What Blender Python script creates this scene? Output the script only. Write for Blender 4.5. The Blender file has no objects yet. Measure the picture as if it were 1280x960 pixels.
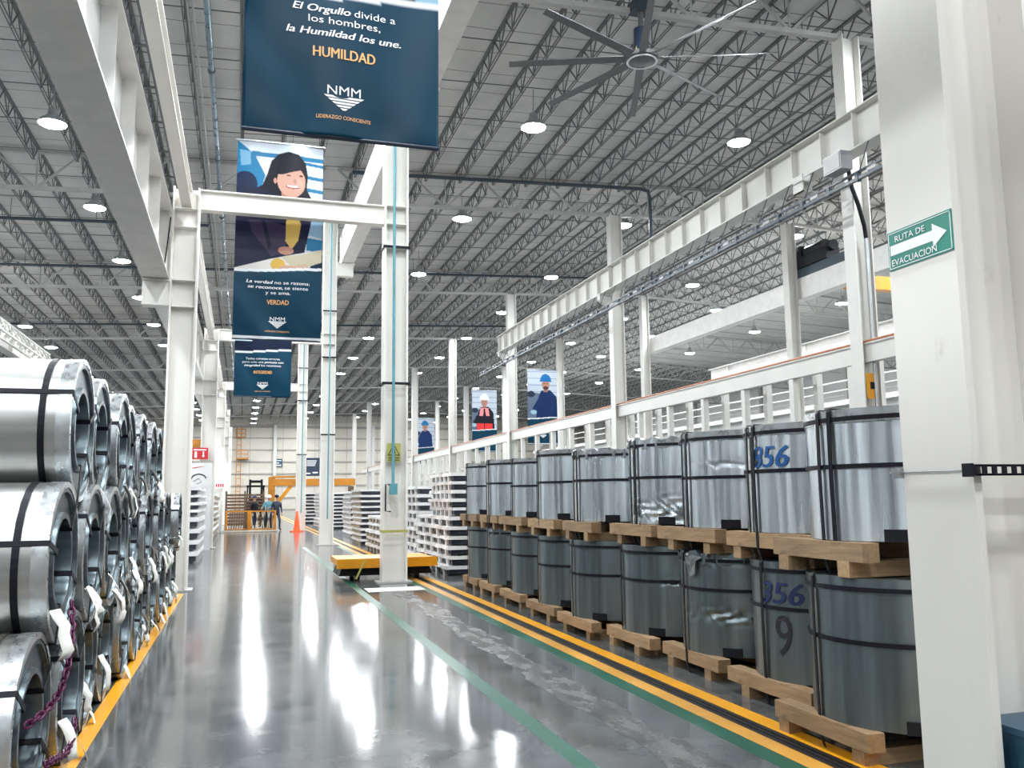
import bpy, bmesh, math, random
import numpy as np
from mathutils import Matrix, Vector

random.seed(7)
S = bpy.context.scene
COL = S.collection
PI = math.pi

# ------------------------------------------------------------------ camera, world, exposure
EYE = 1.6
cd = bpy.data.cameras.new('camera')
cam = bpy.data.objects.new('camera', cd)
COL.objects.link(cam)
R3 = Matrix(((0.9555314574, -0.0265511021, -0.2936914586),
             (-0.2946489897, -0.1261534193, -0.9472419372),
             (-0.0118998643, 0.9916553604, -0.1283668160)))
cam.matrix_world = Matrix.Translation((0, 0, EYE)) @ R3.to_4x4()
cd.sensor_fit = 'HORIZONTAL'
cd.sensor_width = 36.0
cd.lens = 1085.0 * 36.0 / 1280.0
cd.clip_end = 400
S.camera = cam

w = bpy.data.worlds.new('world')
S.world = w
w.use_nodes = True
w.node_tree.nodes['Background'].inputs[0].default_value = (0.75, 0.85, 1.0, 1)
w.node_tree.nodes['Background'].inputs[1].default_value = 0.3

S.view_settings.view_transform = 'Standard'
S.view_settings.look = 'None'
S.view_settings.gamma = 1.0
S.view_settings.use_curve_mapping = False
S.view_settings.exposure = 1.9
LAMP = 130.0          # radiance of the lamp lenses
S.cycles.max_bounces = 8
S.cycles.diffuse_bounces = 5
S.cycles.glossy_bounces = 4
S.cycles.sample_clamp_indirect = 6.0
S.cycles.caustics_reflective = False
S.cycles.caustics_refractive = False


# ------------------------------------------------------------------ materials
def lin(c):
    return tuple((x / 12.92 if x <= 0.04045 else ((x + 0.055) / 1.055) ** 2.4) for x in c)


def srgb(r, g, b):
    return lin((r / 255, g / 255, b / 255))


class NT:
    def __init__(self, name):
        self.m = bpy.data.materials.new(name)
        self.m.use_nodes = True
        self.t = self.m.node_tree
        self.b = self.t.nodes['Principled BSDF']

    def n(self, kind, **kw):
        nd = self.t.nodes.new(kind)
        for k, v in kw.items():
            if k.startswith('i_'):
                key = k[2:]
                key = int(key) if key.isdigit() else key.replace('_', ' ')
                nd.inputs[key].default_value = v
            else:
                setattr(nd, k, v)
        return nd

    def l(self, a, b):
        self.t.links.new(a, b)

    def math(self, op, a, b=None, clamp=False):
        nd = self.n('ShaderNodeMath', operation=op, use_clamp=clamp)
        for i, x in enumerate((a, b)):
            if x is None:
                continue
            if isinstance(x, (int, float)):
                nd.inputs[i].default_value = x
            else:
                self.l(x, nd.inputs[i])
        return nd.outputs[0]

    def coords(self, scale=(1, 1, 1), kind='Object'):
        tc = self.n('ShaderNodeTexCoord')
        mp = self.n('ShaderNodeMapping')
        mp.inputs['Scale'].default_value = scale
        self.l(tc.outputs[kind], mp.inputs[0])
        return mp.outputs[0]

    def noise(self, vec, scale, detail=4, rough=0.55):
        nd = self.n('ShaderNodeTexNoise')
        nd.inputs['Scale'].default_value = scale
        nd.inputs['Detail'].default_value = detail
        nd.inputs['Roughness'].default_value = rough
        self.l(vec, nd.inputs['Vector'])
        return nd.outputs[0]

    def ramp(self, fac, stops):
        nd = self.n('ShaderNodeValToRGB')
        e = nd.color_ramp.elements
        while len(e) < len(stops):
            e.new(0.5)
        for i, (p, c) in enumerate(stops):
            e[i].position = p
            e[i].color = tuple(c) + (1,) if len(c) == 3 else c
        self.l(fac, nd.inputs[0])
        return nd.outputs[0]

    def mix(self, fac, a, b):
        nd = self.n('ShaderNodeMix', data_type='RGBA')
        for i, x in ((0, fac), (6, a), (7, b)):
            if isinstance(x, (int, float)):
                nd.inputs[i].default_value = x
            elif isinstance(x, tuple):
                nd.inputs[i].default_value = x + (1,) if len(x) == 3 else x
            else:
                self.l(x, nd.inputs[i])
        return nd.outputs[2]

    def bump(self, h, strength, dist=0.01):
        nd = self.n('ShaderNodeBump')
        nd.inputs['Strength'].default_value = strength
        nd.inputs['Distance'].default_value = dist
        self.l(h, nd.inputs['Height'])
        self.l(nd.outputs[0], self.b.inputs['Normal'])


def pmat(name, c, rough=0.5, metal=0.0, var=0.12, scale=3.0, stretch=(1, 1, 1), bump=0.0, bscale=40.0, rvar=0.08, spec=None):
    t = NT(name)
    v = t.coords(stretch)
    f = t.noise(v, scale, 5)
    lo = tuple(x * (1 - var) for x in c)
    hi = tuple(min(1, x * (1 + var)) for x in c)
    t.l(t.ramp(f, [(0.3, lo), (0.7, hi)]), t.b.inputs['Base Color'])
    t.b.inputs['Metallic'].default_value = metal
    if rvar:
        r = t.ramp(f, [(0.3, (max(0, rough - rvar),) * 3), (0.7, (min(1, rough + rvar),) * 3)])
        t.l(r, t.b.inputs['Roughness'])
    else:
        t.b.inputs['Roughness'].default_value = rough
    if spec is not None:
        t.b.inputs['Specular IOR Level'].default_value = spec
    if bump:
        t.bump(t.noise(v, bscale, 3), bump)
    return t.m


def steel_paint(name, c, dirt=0.35):
    """painted steel with sparse scuffs"""
    t = NT(name)
    v = t.coords((1, 1, 0.5))
    a = t.noise(v, 1.1, 4)
    base = t.ramp(a, [(0.3, tuple(x * 0.92 for x in c)), (0.7, c)])
    b = t.noise(t.coords((1, 1, 0.7)), 5.0, 8, 0.7)
    m = t.ramp(b, [(0.62, (0, 0, 0)), (0.78, (dirt,) * 3)])
    t.l(t.mix(m, base, (0.22, 0.19, 0.15)), t.b.inputs['Base Color'])
    t.b.inputs['Roughness'].default_value = 0.42
    t.bump(t.noise(v, 30, 3), 0.06)
    return t.m


def coil_metal(name, c, rough, axis, streak=0.22, stain_amt=0.3, bump=0.25, aniso=0.0):
    """sheet metal skin of a coil: fine streaks along the roll, soft waves, stains"""
    t = NT(name)
    st = [9.0, 9.0, 9.0]
    st[axis] = 0.5
    f = t.noise(t.coords(tuple(st)), 1.6, 2, 0.5)
    g = t.noise(t.coords(), 2.3, 3)
    col = t.ramp(f, [(0.25, tuple(x * (1 - streak) for x in c)), (0.75, tuple(min(1, x * (1 + streak)) for x in c))])
    stain = t.ramp(g, [(0.55, (0, 0, 0)), (0.75, (stain_amt,) * 3)])
    t.l(t.mix(stain, col, tuple(x * 0.6 for x in c)), t.b.inputs['Base Color'])
    t.b.inputs['Metallic'].default_value = 0.92
    t.l(t.ramp(f, [(0.2, (rough - 0.07,) * 3), (0.8, (rough + 0.1,) * 3)]), t.b.inputs['Roughness'])
    t.bump(g, bump, 0.05)
    if aniso:
        # rolling grain runs round the coil: highlights stretch along its axis
        tg = t.n('ShaderNodeTangent', direction_type='RADIAL', axis='XYZ'[axis])
        t.l(tg.outputs[0], t.b.inputs['Tangent'])
        t.b.inputs['Anisotropic'].default_value = aniso
        t.b.inputs['Anisotropic Rotation'].default_value = 0.25
    return t.m


def wood_mat(name, c):
    t = NT(name)
    oi = t.n('ShaderNodeObjectInfo')
    v = t.coords((16, 1.6, 16))
    f = t.noise(v, 2.0, 6, 0.65)
    k = t.noise(t.coords((3, 1.5, 3)), 3.2, 3)
    col = t.ramp(f, [(0.25, tuple(x * 0.62 for x in c)), (0.7, tuple(min(1, x * 1.15) for x in c))])
    dk = t.ramp(k, [(0.6, (0, 0, 0)), (0.72, (0.6, 0.6, 0.6))])
    col = t.mix(dk, col, tuple(x * 0.35 for x in c))
    tint = t.ramp(oi.outputs['Random'], [(0.0, (0.72, 0.7, 0.68)), (1.0, (1.15, 1.1, 1.0))])
    mx = t.n('ShaderNodeMix', data_type='RGBA', blend_type='MULTIPLY')
    mx.inputs[0].default_value = 1.0
    t.l(col, mx.inputs[6])
    t.l(tint, mx.inputs[7])
    t.l(mx.outputs[2], t.b.inputs['Base Color'])
    t.b.inputs['Roughness'].default_value = 0.75
    t.bump(f, 0.5, 0.01)
    return t.m


def emit_mat(name, c, s):
    t = NT(name)
    t.b.inputs['Base Color'].default_value = (0.8, 0.8, 0.8, 1)
    t.b.inputs['Emission Color'].default_value = tuple(c) + (1,)
    t.b.inputs['Emission Strength'].default_value = s
    f = t.noise(t.coords(), 4.0)
    t.l(t.ramp(f, [(0, (0.3,) * 3), (1, (0.35,) * 3)]), t.b.inputs['Roughness'])
    return t.m


def floor_mat():
    t = NT('polished_concrete')
    v = t.coords()
    big = t.noise(v, 0.35, 5, 0.6)
    mid = t.noise(v, 2.4, 6, 0.65)
    fine = t.noise(v, 40, 3, 0.7)
    c1 = t.ramp(big, [(0.3, (0.074, 0.08, 0.083)), (0.7, (0.128, 0.134, 0.135))])
    c2 = t.ramp(mid, [(0.35, (0.06, 0.065, 0.068)), (0.7, (0.145, 0.148, 0.146))])
    col = t.mix(0.5, c1, c2)
    spk = t.ramp(fine, [(0.32, (1, 1, 1)), (0.38, (0, 0, 0))])
    col = t.mix(t.math('MULTIPLY', spk, 0.25), col, (0.06, 0.06, 0.06))
    # saw-cut joints across the aisle and along it
    sx = t.n('ShaderNodeSeparateXYZ')
    t.l(v, sx.inputs[0])
    wob = t.math('MULTIPLY', t.math('SUBTRACT', mid, 0.5), 0.02)
    jy = t.math('ABSOLUTE', t.math('SUBTRACT', t.math('PINGPONG', t.math('ADD', t.math('ADD', sx.outputs[1], wob), 46.33 - 7.26), 2.359), 0.0))
    jx = t.math('PINGPONG', t.math('ADD', t.math('ADD', sx.outputs[0], wob), 40.0 + 3.9), 2.35)
    j = t.math('LESS_THAN', t.math('MINIMUM', jy, jx), 0.011)
    # hairline cracks
    vo = t.n('ShaderNodeTexVoronoi', feature='DISTANCE_TO_EDGE')
    vo.inputs['Scale'].default_value = 0.23
    wv = t.n('ShaderNodeVectorMath', operation='ADD')
    nz = t.n('ShaderNodeTexNoise')
    nz.inputs['Scale'].default_value = 1.7
    nz.inputs['Detail'].default_value = 6
    t.l(v, nz.inputs['Vector'])
    sc = t.n('ShaderNodeVectorMath', operation='SCALE')
    sc.inputs['Scale'].default_value = 0.9
    t.l(nz.outputs[1], sc.inputs[0])
    t.l(v, wv.inputs[0])
    t.l(sc.outputs[0], wv.inputs[1])
    t.l(wv.outputs[0], vo.inputs['Vector'])
    ck = t.math('LESS_THAN', vo.outputs[0], 0.0028)
    lines = t.math('MAXIMUM', j, t.math('MULTIPLY', ck, 0.8))
    col = t.mix(t.math('MULTIPLY', lines, 0.75), col, (0.03, 0.03, 0.03))
    t.l(col, t.b.inputs['Base Color'])
    t.l(t.ramp(mid, [(0.3, (0.085,) * 3), (0.75, (0.15,) * 3)]), t.b.inputs['Roughness'])
    t.b.inputs['Specular IOR Level'].default_value = 0.36
    t.bump(big, 0.04, 0.02)
    return t.m


def worn_paint(name, c, wear=0.5, base=(0.09, 0.095, 0.1)):
    t = NT(name)
    v = t.coords()
    f = t.noise(v, 9, 8, 0.75)
    g = t.noise(v, 1.3, 3)
    s = t.math('ADD', f, t.math('MULTIPLY', t.math('SUBTRACT', g, 0.5), 0.5))
    m = t.ramp(s, [(0.62, (0, 0, 0)), (0.72, (wear,) * 3)])
    cc = t.ramp(g, [(0.3, tuple(x * 0.82 for x in c)), (0.7, c)])
    t.l(t.mix(m, cc, base), t.b.inputs['Base Color'])
    t.b.inputs['Roughness'].default_value = 0.3
    return t.m


def roof_mat():
    """white-grey insulated roof lining with lap seams across the bay"""
    t = NT('roof_lining')
    v = t.coords()
    sx = t.n('ShaderNodeSeparateXYZ')
    t.l(v, sx.inputs[0])
    nz = t.noise(v, 0.8, 4)
    y = t.math('ADD', sx.outputs[1], t.math('MULTIPLY', nz, 0.12))
    seam = t.math('LESS_THAN', t.math('PINGPONG', t.math('ADD', y, 50.0), 0.6), 0.025)
    c = t.ramp(nz, [(0.3, (0.50, 0.505, 0.50)), (0.7, (0.62, 0.62, 0.60))])
    t.l(t.mix(t.math('MULTIPLY', seam, 0.7), c, (0.16, 0.16, 0.16)), t.b.inputs['Base Color'])
    t.b.inputs['Roughness'].default_value = 0.65
    t.bump(t.noise(v, 2.5, 3), 0.5, 0.05)
    return t.m


def print_mat(name):
    """vinyl: colour comes from the flat print stored on the mesh"""
    t = NT(name)
    a = t.n('ShaderNodeVertexColor', layer_name='print')
    t.l(a.outputs[0], t.b.inputs['Base Color'])
    t.b.inputs['Roughness'].default_value = 0.38
    t.b.inputs['Specular IOR Level'].default_value = 0.16
    t.bump(t.noise(t.coords((1, 1, 0.25)), 4.0, 2), 0.12, 0.03)
    return t.m


M = {
    'floor': floor_mat(),
    'roof': roof_mat(),
    'white': steel_paint('white_steel_paint', (0.80, 0.78, 0.735), 0.3),
    'white2': steel_paint('clean_white_steel_paint', (0.66, 0.65, 0.615), 0.12),
    'beam': pmat('grey_white_beam_paint', (0.78, 0.765, 0.74), 0.45, 0, 0.07),
    'siding': pmat('cream_siding', (0.60, 0.565, 0.49), 0.55, 0, 0.05, 0.6),
    'sidew': pmat('white_siding', (0.66, 0.665, 0.66), 0.55, 0, 0.04, 0.6),
    'girt': pmat('grey_girt_paint', (0.34, 0.32, 0.30), 0.6),
    'joist': pmat('shaded_joist_grey', (0.13, 0.135, 0.14), 0.6, 0, 0.2),  # dark tone stands for the backlit, unlit look of the joists
    'girder': pmat('pale_grey_girder_paint', (0.42, 0.42, 0.41), 0.55, 0, 0.1),
    'pipe_dark': pmat('dark_blue_pipe_paint', (0.035, 0.055, 0.075), 0.4),
    'pipe_blue': pmat('teal_pipe_paint', (0.10, 0.30, 0.36), 0.4),
    'pipe_slate': pmat('slate_blue_pipe_paint', (0.09, 0.15, 0.19), 0.3, 0.4),
    'pipe_grey': pmat('galvanised_conduit', (0.45, 0.47, 0.48), 0.35, 0.8),
    'copper': pmat('copper_pipe_paint', (0.42, 0.17, 0.09), 0.4),
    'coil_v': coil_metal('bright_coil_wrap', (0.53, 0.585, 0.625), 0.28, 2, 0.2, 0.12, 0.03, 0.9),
    'coil_shade': coil_metal('shaded_coil_wrap', (0.165, 0.2, 0.21), 0.34, 2, 0.15, 0.2, 0.06, 0.5),  # lower coils: shade and floor reflection put into a darker base colour
    'coil_h': coil_metal('grey_coil_wrap', (0.42, 0.43, 0.42), 0.36, 0, 0.2, 0.3, 0.15, 0.6),
    'face': coil_metal('coil_face_steel', (0.11, 0.14, 0.155), 0.33, 0, 0.35),
    'edge': pmat('zinc_edge_protector', (0.46, 0.49, 0.50), 0.3, 0.9, 0.15, 14),
    'strap': pmat('black_steel_strap', (0.006, 0.007, 0.011), 0.5, spec=0.2),
    'strap_b': pmat('brown_black_strap', (0.05, 0.045, 0.04), 0.4, 0.3, 0.3),
    'black': pmat('black_plastic', (0.008, 0.009, 0.013), 0.5, spec=0.2),
    'wood': wood_mat('pine_dunnage', (0.33, 0.225, 0.13)),
    'yellow_line': worn_paint('yellow_floor_paint', srgb(250, 175, 28), 0.75),
    'yellow_line2': worn_paint('faded_yellow_floor_paint', srgb(226, 165, 70), 0.7),
    'green_line': worn_paint('green_floor_paint', srgb(18, 86, 66), 0.6, (0.13, 0.14, 0.14)),
    'white_line': worn_paint('white_floor_paint', (0.72, 0.72, 0.69), 0.35),
    'rail': pmat('dark_rail_steel', (0.035, 0.035, 0.038), 0.4, 0.5),
    'patch': pmat('rough_concrete', (0.085, 0.086, 0.084), 0.26, 0, 0.42, 3.5, (2.2, 0.8, 1), 0.4, 30, 0.1),
    'yellow': pmat('yellow_machine_paint', srgb(215, 145, 12), 0.4, 0, 0.12),
    'ochre': pmat('ochre_crane_paint', srgb(185, 120, 22), 0.45, 0, 0.12),
    'blue': pmat('dark_blue_enamel', (0.02, 0.075, 0.13), 0.35),
    'navy': pmat('navy_enamel', (0.012, 0.025, 0.055), 0.4),
    'paper': pmat('white_paper', (0.78, 0.77, 0.72), 0.7, 0, 0.08, 9),
    'wrap': pmat('white_sheet_wrap', (0.68, 0.68, 0.68), 0.45, 0, 0.08, 4, (1, 1, 1), 0.6, 9),
    'cream': pmat('cream_skid_timber', (0.50, 0.43, 0.34), 0.65, 0, 0.18, 6),
    'darkgap': pmat('gap_shade_dark', (0.03, 0.035, 0.05), 0.4, 0.4, 0.3),  # shade between runners, painted as a dark colour
    'brown': pmat('rust_brown_steel', (0.13, 0.075, 0.045), 0.6, 0.1, 0.4, 6),
    'green_sign': pmat('green_sign_enamel', srgb(0, 130, 112), 0.35, 0, 0.05),
    'white_ink': pmat('white_ink', (0.86, 0.87, 0.88), 0.4, 0, 0.03),
    'gold_ink': pmat('gold_ink', srgb(240, 180, 110), 0.4, 0, 0.05),
    'blue_ink': pmat('blue_marker', srgb(20, 85, 150), 0.5),
    'navy_ink': pmat('navy_marker', srgb(16, 34, 80), 0.5),
    'black_ink': pmat('black_marker', (0.01, 0.01, 0.015), 0.5),
    'red': pmat('red_enamel', srgb(190, 30, 40), 0.4),
    'orange': pmat('orange_cone_plastic', srgb(255, 95, 40), 0.5),
    'signy': pmat('olive_yellow_sign', srgb(170, 168, 90), 0.45),
    'chain': pmat('purple_chain', (0.11, 0.02, 0.07), 0.35, 0.5),
    'lamp_body': pmat('grey_lamp_housing', (0.30, 0.31, 0.32), 0.4, 0.3),
    'lens': emit_mat('lamp_lens', (0.93, 0.97, 1.0), LAMP),
    'banner': print_mat('vinyl_banner_print'),
    'glass': pmat('dark_window_glass', (0.05, 0.065, 0.075), 0.12, 0, 0.2),
    'skin': pmat('skin', (0.45, 0.26, 0.18), 0.6),
    'rubber': pmat('tyre_rubber', (0.02, 0.02, 0.02), 0.7),
    'fan': pmat('grey_fan_blade', (0.13, 0.135, 0.14), 0.45, 0.3),
    'concrete_wall': pmat('grey_block_wall', (0.26, 0.26, 0.255), 0.7, 0, 0.08, 0.8),
}


# ------------------------------------------------------------------ helpers
class MB:
    def __init__(self):
        self.v, self.f = [], []

    def add(self, vs, fs):
        o = len(self.v)
        self.v += [tuple(p) for p in vs]
        self.f += [tuple(i + o for i in q) for q in fs]
        return self

    def box(self, x0, x1, y0, y1, z0, z1):
        return self.add([(x0, y0, z0), (x1, y0, z0), (x1, y1, z0), (x0, y1, z0), (x0, y0, z1), (x1, y0, z1), (x1, y1, z1), (x0, y1, z1)],
                        [(0, 3, 2, 1), (4, 5, 6, 7), (0, 1, 5, 4), (1, 2, 6, 5), (2, 3, 7, 6), (3, 0, 4, 7)])

    def bar(self, p, q, w, h=None, up=(0, 0, 1)):
        h = h or w
        p, q = Vector(p), Vector(q)
        d = (q - p).normalized()
        u = Vector(up)
        if abs(d.dot(u)) > 0.98:
            u = Vector((1, 0, 0))
        s = d.cross(u).normalized() * (w / 2)
        t = s.cross(d).normalized() * (h / 2)
        vs = [p - s - t, p + s - t, p + s + t, p - s + t, q - s - t, q + s - t, q + s + t, q - s + t]
        return self.add(vs, [(0, 1, 2, 3), (7, 6, 5, 4), (0, 4, 5, 1), (1, 5, 6, 2), (2, 6, 7, 3), (3, 7, 4, 0)])

    def cyl(self, p, q, r, n=12, r2=None):
        p, q = Vector(p), Vector(q)
        r2 = r if r2 is None else r2
        d = (q - p).normalized()
        u = Vector((0, 0, 1)) if abs(d.z) < 0.9 else Vector((1, 0, 0))
        s = d.cross(u).normalized()
        t = s.cross(d)
        vs = []
        for c, rr in ((p, r), (q, r2)):
            for i in range(n):
                a = 2 * PI * i / n
                vs.append(c + s * (math.cos(a) * rr) + t * (math.sin(a) * rr))
        fs = [(i, (i + 1) % n, n + (i + 1) % n, n + i) for i in range(n)]
        fs += [tuple(range(n - 1, -1, -1)), tuple(range(n, 2 * n))]
        return self.add(vs, fs)

    def lathe(self, prof, n=48, axis=2, closed=False, c=(0, 0, 0)):
        """profile of (r, h) turned about the axis"""
        vs = []
        for r, h in prof:
            for i in range(n):
                a = 2 * PI * i / n
                x, y = r * math.cos(a), r * math.sin(a)
                p = (x, y, h) if axis == 2 else (h, x, y)
                vs.append((p[0] + c[0], p[1] + c[1], p[2] + c[2]))
        m = len(prof)
        fs = []
        for k in range(m if closed else m - 1):
            k2 = (k + 1) % m
            for i in range(n):
                j = (i + 1) % n
                fs.append((k * n + i, k * n + j, k2 * n + j, k2 * n + i))
        return self.add(vs, fs)

    def tube(self, pts, r, n=8):
        pts = [Vector(p) for p in pts]
        vs, fs = [], []
        for k, p in enumerate(pts):
            d = (pts[min(k + 1, len(pts) - 1)] - pts[max(k - 1, 0)]).normalized()
            u = Vector((0, 0, 1)) if abs(d.z) < 0.9 else Vector((0, 1, 0))
            s = d.cross(u).normalized()
            t = s.cross(d)
            for i in range(n):
                a = 2 * PI * i / n
                vs.append(p + s * (math.cos(a) * r) + t * (math.sin(a) * r))
        for k in range(len(pts) - 1):
            for i in range(n):
                j = (i + 1) % n
                fs.append((k * n + i, k * n + j, (k + 1) * n + j, (k + 1) * n + i))
        fs.append(tuple(range(n - 1, -1, -1)))
        fs.append(tuple((len(pts) - 1) * n + i for i in range(n)))
        return self.add(vs, fs)

    def prism(self, poly, y0, y1):
        """polygon in x,z extruded along y"""
        n = len(poly)
        vs = [(x, y0, z) for x, z in poly] + [(x, y1, z) for x, z in poly]
        fs = [tuple(range(n)), tuple(range(2 * n - 1, n - 1, -1))] + [(i, n + i, n + (i + 1) % n, (i + 1) % n) for i in range(n)]
        return self.add(vs, fs)

    def mesh(self, name, mat, smooth=False):
        me = bpy.data.meshes.new(name)
        me.from_pydata(self.v, [], self.f)
        bm = bmesh.new()
        bm.from_mesh(me)
        bmesh.ops.recalc_face_normals(bm, faces=bm.faces)
        if smooth:
            for f in bm.faces:
                f.smooth = True
            for e in bm.edges:
                if len(e.link_faces) == 2 and e.calc_face_angle(0) > 0.6:
                    e.smooth = False
        bm.to_mesh(me)
        bm.free()
        me.materials.append(M[mat] if isinstance(mat, str) else mat)
        return me

    def build(self, name, mat, parent=None, smooth=False):
        return obj(name, self.mesh(name, mat, smooth), parent)


def obj(name, me, parent=None):
    o = bpy.data.objects.new(name, me)
    COL.objects.link(o)
    o.parent = parent
    return o


def tag(o, label, cat=None, group=None, kind=None):
    o['label'] = label
    if cat:
        o['category'] = cat
    if group:
        o['group'] = group
    if kind:
        o['kind'] = kind
    return o


def thing(name, label, cat, loc=(0, 0, 0), rz=0.0, group=None):
    o = bpy.data.objects.new(name, None)
    COL.objects.link(o)
    o.empty_display_size = 0.1
    o.location = loc
    o.rotation_euler = (0, 0, rz)
    return tag(o, label, cat, group)


def struct(name, mb, mat, label=None, smooth=False):
    o = mb.build(name, mat, None, smooth)
    o['kind'] = 'structure'
    if label:
        o['label'] = label
    return o


def dup(root, loc, label=None, group=None, rz=None):
    r = root.copy()
    COL.objects.link(r)
    r.location = loc
    if rz is not None:
        r.rotation_euler = (0, 0, rz)
    if label:
        r['label'] = label
    if group:
        r['group'] = group
    for ch in list(root.children):
        c = ch.copy()
        COL.objects.link(c)
        c.parent = r
        for g in ch.children:
            d = g.copy()
            COL.objects.link(d)
            d.parent = c
    return r


def H_beam(mb, x0, x1, y0, y1, z0, z1, axis, tf=0.03, tw=0.02):
    """I section with flanges top and bottom, along x or y"""
    mb.box(x0, x1, y0, y1, z0, z0 + tf).box(x0, x1, y0, y1, z1 - tf, z1)
    if axis == 'y':
        c = (x0 + x1) / 2
        mb.box(c - tw / 2, c + tw / 2, y0, y1, z0 + tf, z1 - tf)
    else:
        c = (y0 + y1) / 2
        mb.box(x0, x1, c - tw / 2, c + tw / 2, z0 + tf, z1 - tf)
    return mb


_tc = {}


def text2d(s, bold=False, italic=False):
    """filled lettering as flat 2-D verts and faces, cap height about 1"""
    key = (s, bold, italic)
    if key not in _tc:
        cu = bpy.data.curves.new('lettering', 'FONT')
        cu.body = s
        cu.size = 1.0
        cu.resolution_u = 3
        cu.fill_mode = 'FRONT'
        cu.offset = 0.0
        cu.shear = 0.22 if italic else 0.0
        o = bpy.data.objects.new('lettering', cu)
        COL.objects.link(o)
        dg = bpy.context.evaluated_depsgraph_get()
        dg.update()
        me = bpy.data.meshes.new_from_object(o.evaluated_get(dg))
        vs = [(v.co.x, v.co.y) for v in me.vertices]
        fs = [tuple(p.vertices) for p in me.polygons]
        bpy.data.objects.remove(o)
        bpy.data.curves.remove(cu)
        bpy.data.meshes.remove(me)
        _tc[key] = (vs, fs)
    return _tc[key]


def text_line(segs, width, cap, cx, z, fn, mb=None, slant=True):
    """segments of (string, bold) laid on one line, fitted to width and cap height, mapped by fn(x, z)"""
    mb = mb or MB()
    parts, x = [], 0.0
    for s, b in segs:
        vs, fs = text2d(s, b, b and slant)
        x0 = min(p[0] for p in vs)
        parts.append((vs, fs, x - x0, b))
        x += max(p[0] for p in vs) - x0 + 0.28
    tot = x - 0.28
    k, kz = width / tot, cap / 0.72
    for vs, fs, dx, b in parts:
        for q, sh in enumerate((-0.022, 0.0, 0.022) if b else (0.0,)):
            mb.add([fn(cx - width / 2 + (p[0] + dx + sh) * k, z + p[1] * kz, 0.0006 * q) for p in vs], fs)
    return mb


# ------------------------------------------------------------------ the setting
GRID = [2.75 + 14.15 * k for k in range(10)]       # column lines along the aisle
XL, XR, YB, YF = -27.0, 53.0, -14.0, 131.0


def slope(x):
    return 0.0415 * (x if x < 22 else 44 - x)


def z_chord(x):
    return 12.19 + slope(x)


def z_roof(x):
    return 13.62 + slope(x)


floor = struct('floor', MB().box(XL, XR, YB, YF, -0.2, 0.0), 'floor', 'polished grey concrete floor of the hall')
mb = MB()
mb.add([(XL, YB, z_roof(XL)), (22, YB, z_roof(22)), (XR, YB, z_roof(XR)), (XL, YF, z_roof(XL)), (22, YF, z_roof(22)), (XR, YF, z_roof(XR)),
        (XL, YB, z_roof(XL) + .2), (22, YB, z_roof(22) + .2), (XR, YB, z_roof(XR) + .2), (XL, YF, z_roof(XL) + .2), (22, YF, z_roof(22) + .2), (XR, YF, z_roof(XR) + .2)],
       [(0, 1, 4, 3), (1, 2, 5, 4), (6, 9, 10, 7), (7, 10, 11, 8), (0, 3, 9, 6), (2, 8, 11, 5), (0, 6, 7, 1), (1, 7, 8, 2), (3, 4, 10, 9), (4, 5, 11, 10)])
ceiling = struct('ceiling', mb, 'roof', 'pale grey insulated roof on open web steel joists')

# far wall with panels, girts and posts
wall_far = struct('wall_far', MB().box(XL, XR, YF, YF + 0.2, 0, 14.7), 'girt', 'cream panelled end wall of the hall')
pw, ph = 4.6, 1.72
pm = MB().box(0.03, pw - 0.03, -0.05, 0.0, 0.05, ph - 0.05).mesh('wall_panel', 'siding')
for i in range(17):
    for k in range(8):
        o = obj('wall_panel', pm, wall_far)
        o.location = (XL + i * pw + 0.3, YF, 0.1 + k * ph)
gm = MB().box(XL, XR, YF - 0.2, YF - 0.05, -0.09, 0.09).mesh('girt', 'girt')
for k in range(1, 8):
    obj('girt', gm, wall_far).location = (0, 0, 0.1 + k * ph)
pm2 = MB().box(-0.22, 0.22, -0.5, -0.16, 0, 12.4).mesh('wall_post', 'white2')
for i in range(11):
    obj('wall_post', pm2, wall_far).location = (-24.0 + 7.1 * i, YF, 0)
obj('eaves_girt', MB().box(XL, XR, YF - 0.4, YF - 0.05, 11.9, 12.15).mesh('eaves_girt', 'girt'), wall_far)

wall_left = struct('wall_left', MB().box(XL - 0.2, XL, YB, YF, 0, 13.0), 'concrete_wall', 'grey side wall of the left bay')
wall_back = struct('wall_back', MB().box(XL, XR, YB - 0.2, YB, 0, 14.8), 'concrete_wall', 'grey wall behind the camera')
wall_right = struct('wall_right', MB().box(XR, XR + 0.2, YB, YF, 0, 14.4), 'sidew', 'white side wall of the right bay')
gm = MB().box(XR - 0.12, XR, YB, YF, -0.07, 0.07).mesh('girt', 'beam')
for k in range(1, 7):
    obj('girt', gm, wall_right).location = (0, 0, 1.75 * k)
pm3 = MB().box(XR - 0.45, XR - 0.12, -0.2, 0.2, 0, 13.2).mesh('wall_post', 'white2')
for k in range(18):
    obj('wall_post', pm3, wall_right).location = (0, GRID[0] + 7.075 * k, 0)
for k in range(8):
    y = 24.0 + 9.4 * k
    wn = struct('window_%d' % (k + 1), MB().box(XR - 0.10, XR - 0.02, y, y + 4.6, 8.3, 9.5), 'glass', 'dark window strip high in the right side wall')
    f = MB()
    for zz in (8.25, 9.5):
        f.box(XR - 0.14, XR - 0.01, y - 0.05, y + 4.65, zz, zz + 0.06)
    for q in range(5):
        f.box(XR - 0.14, XR - 0.01, y - 0.03 + 1.15 * q, y + 0.03 + 1.15 * q, 8.25, 9.5)
    f.build('window_frame', 'white2', wn)

# roof joists: one open-web joist per bay and joist line; the nearest 5 bays singly, the rest as one part
JS = 1.3
jx = [XL + 0.7 + JS * i for i in range(int((XR - XL) / JS))]


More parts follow.
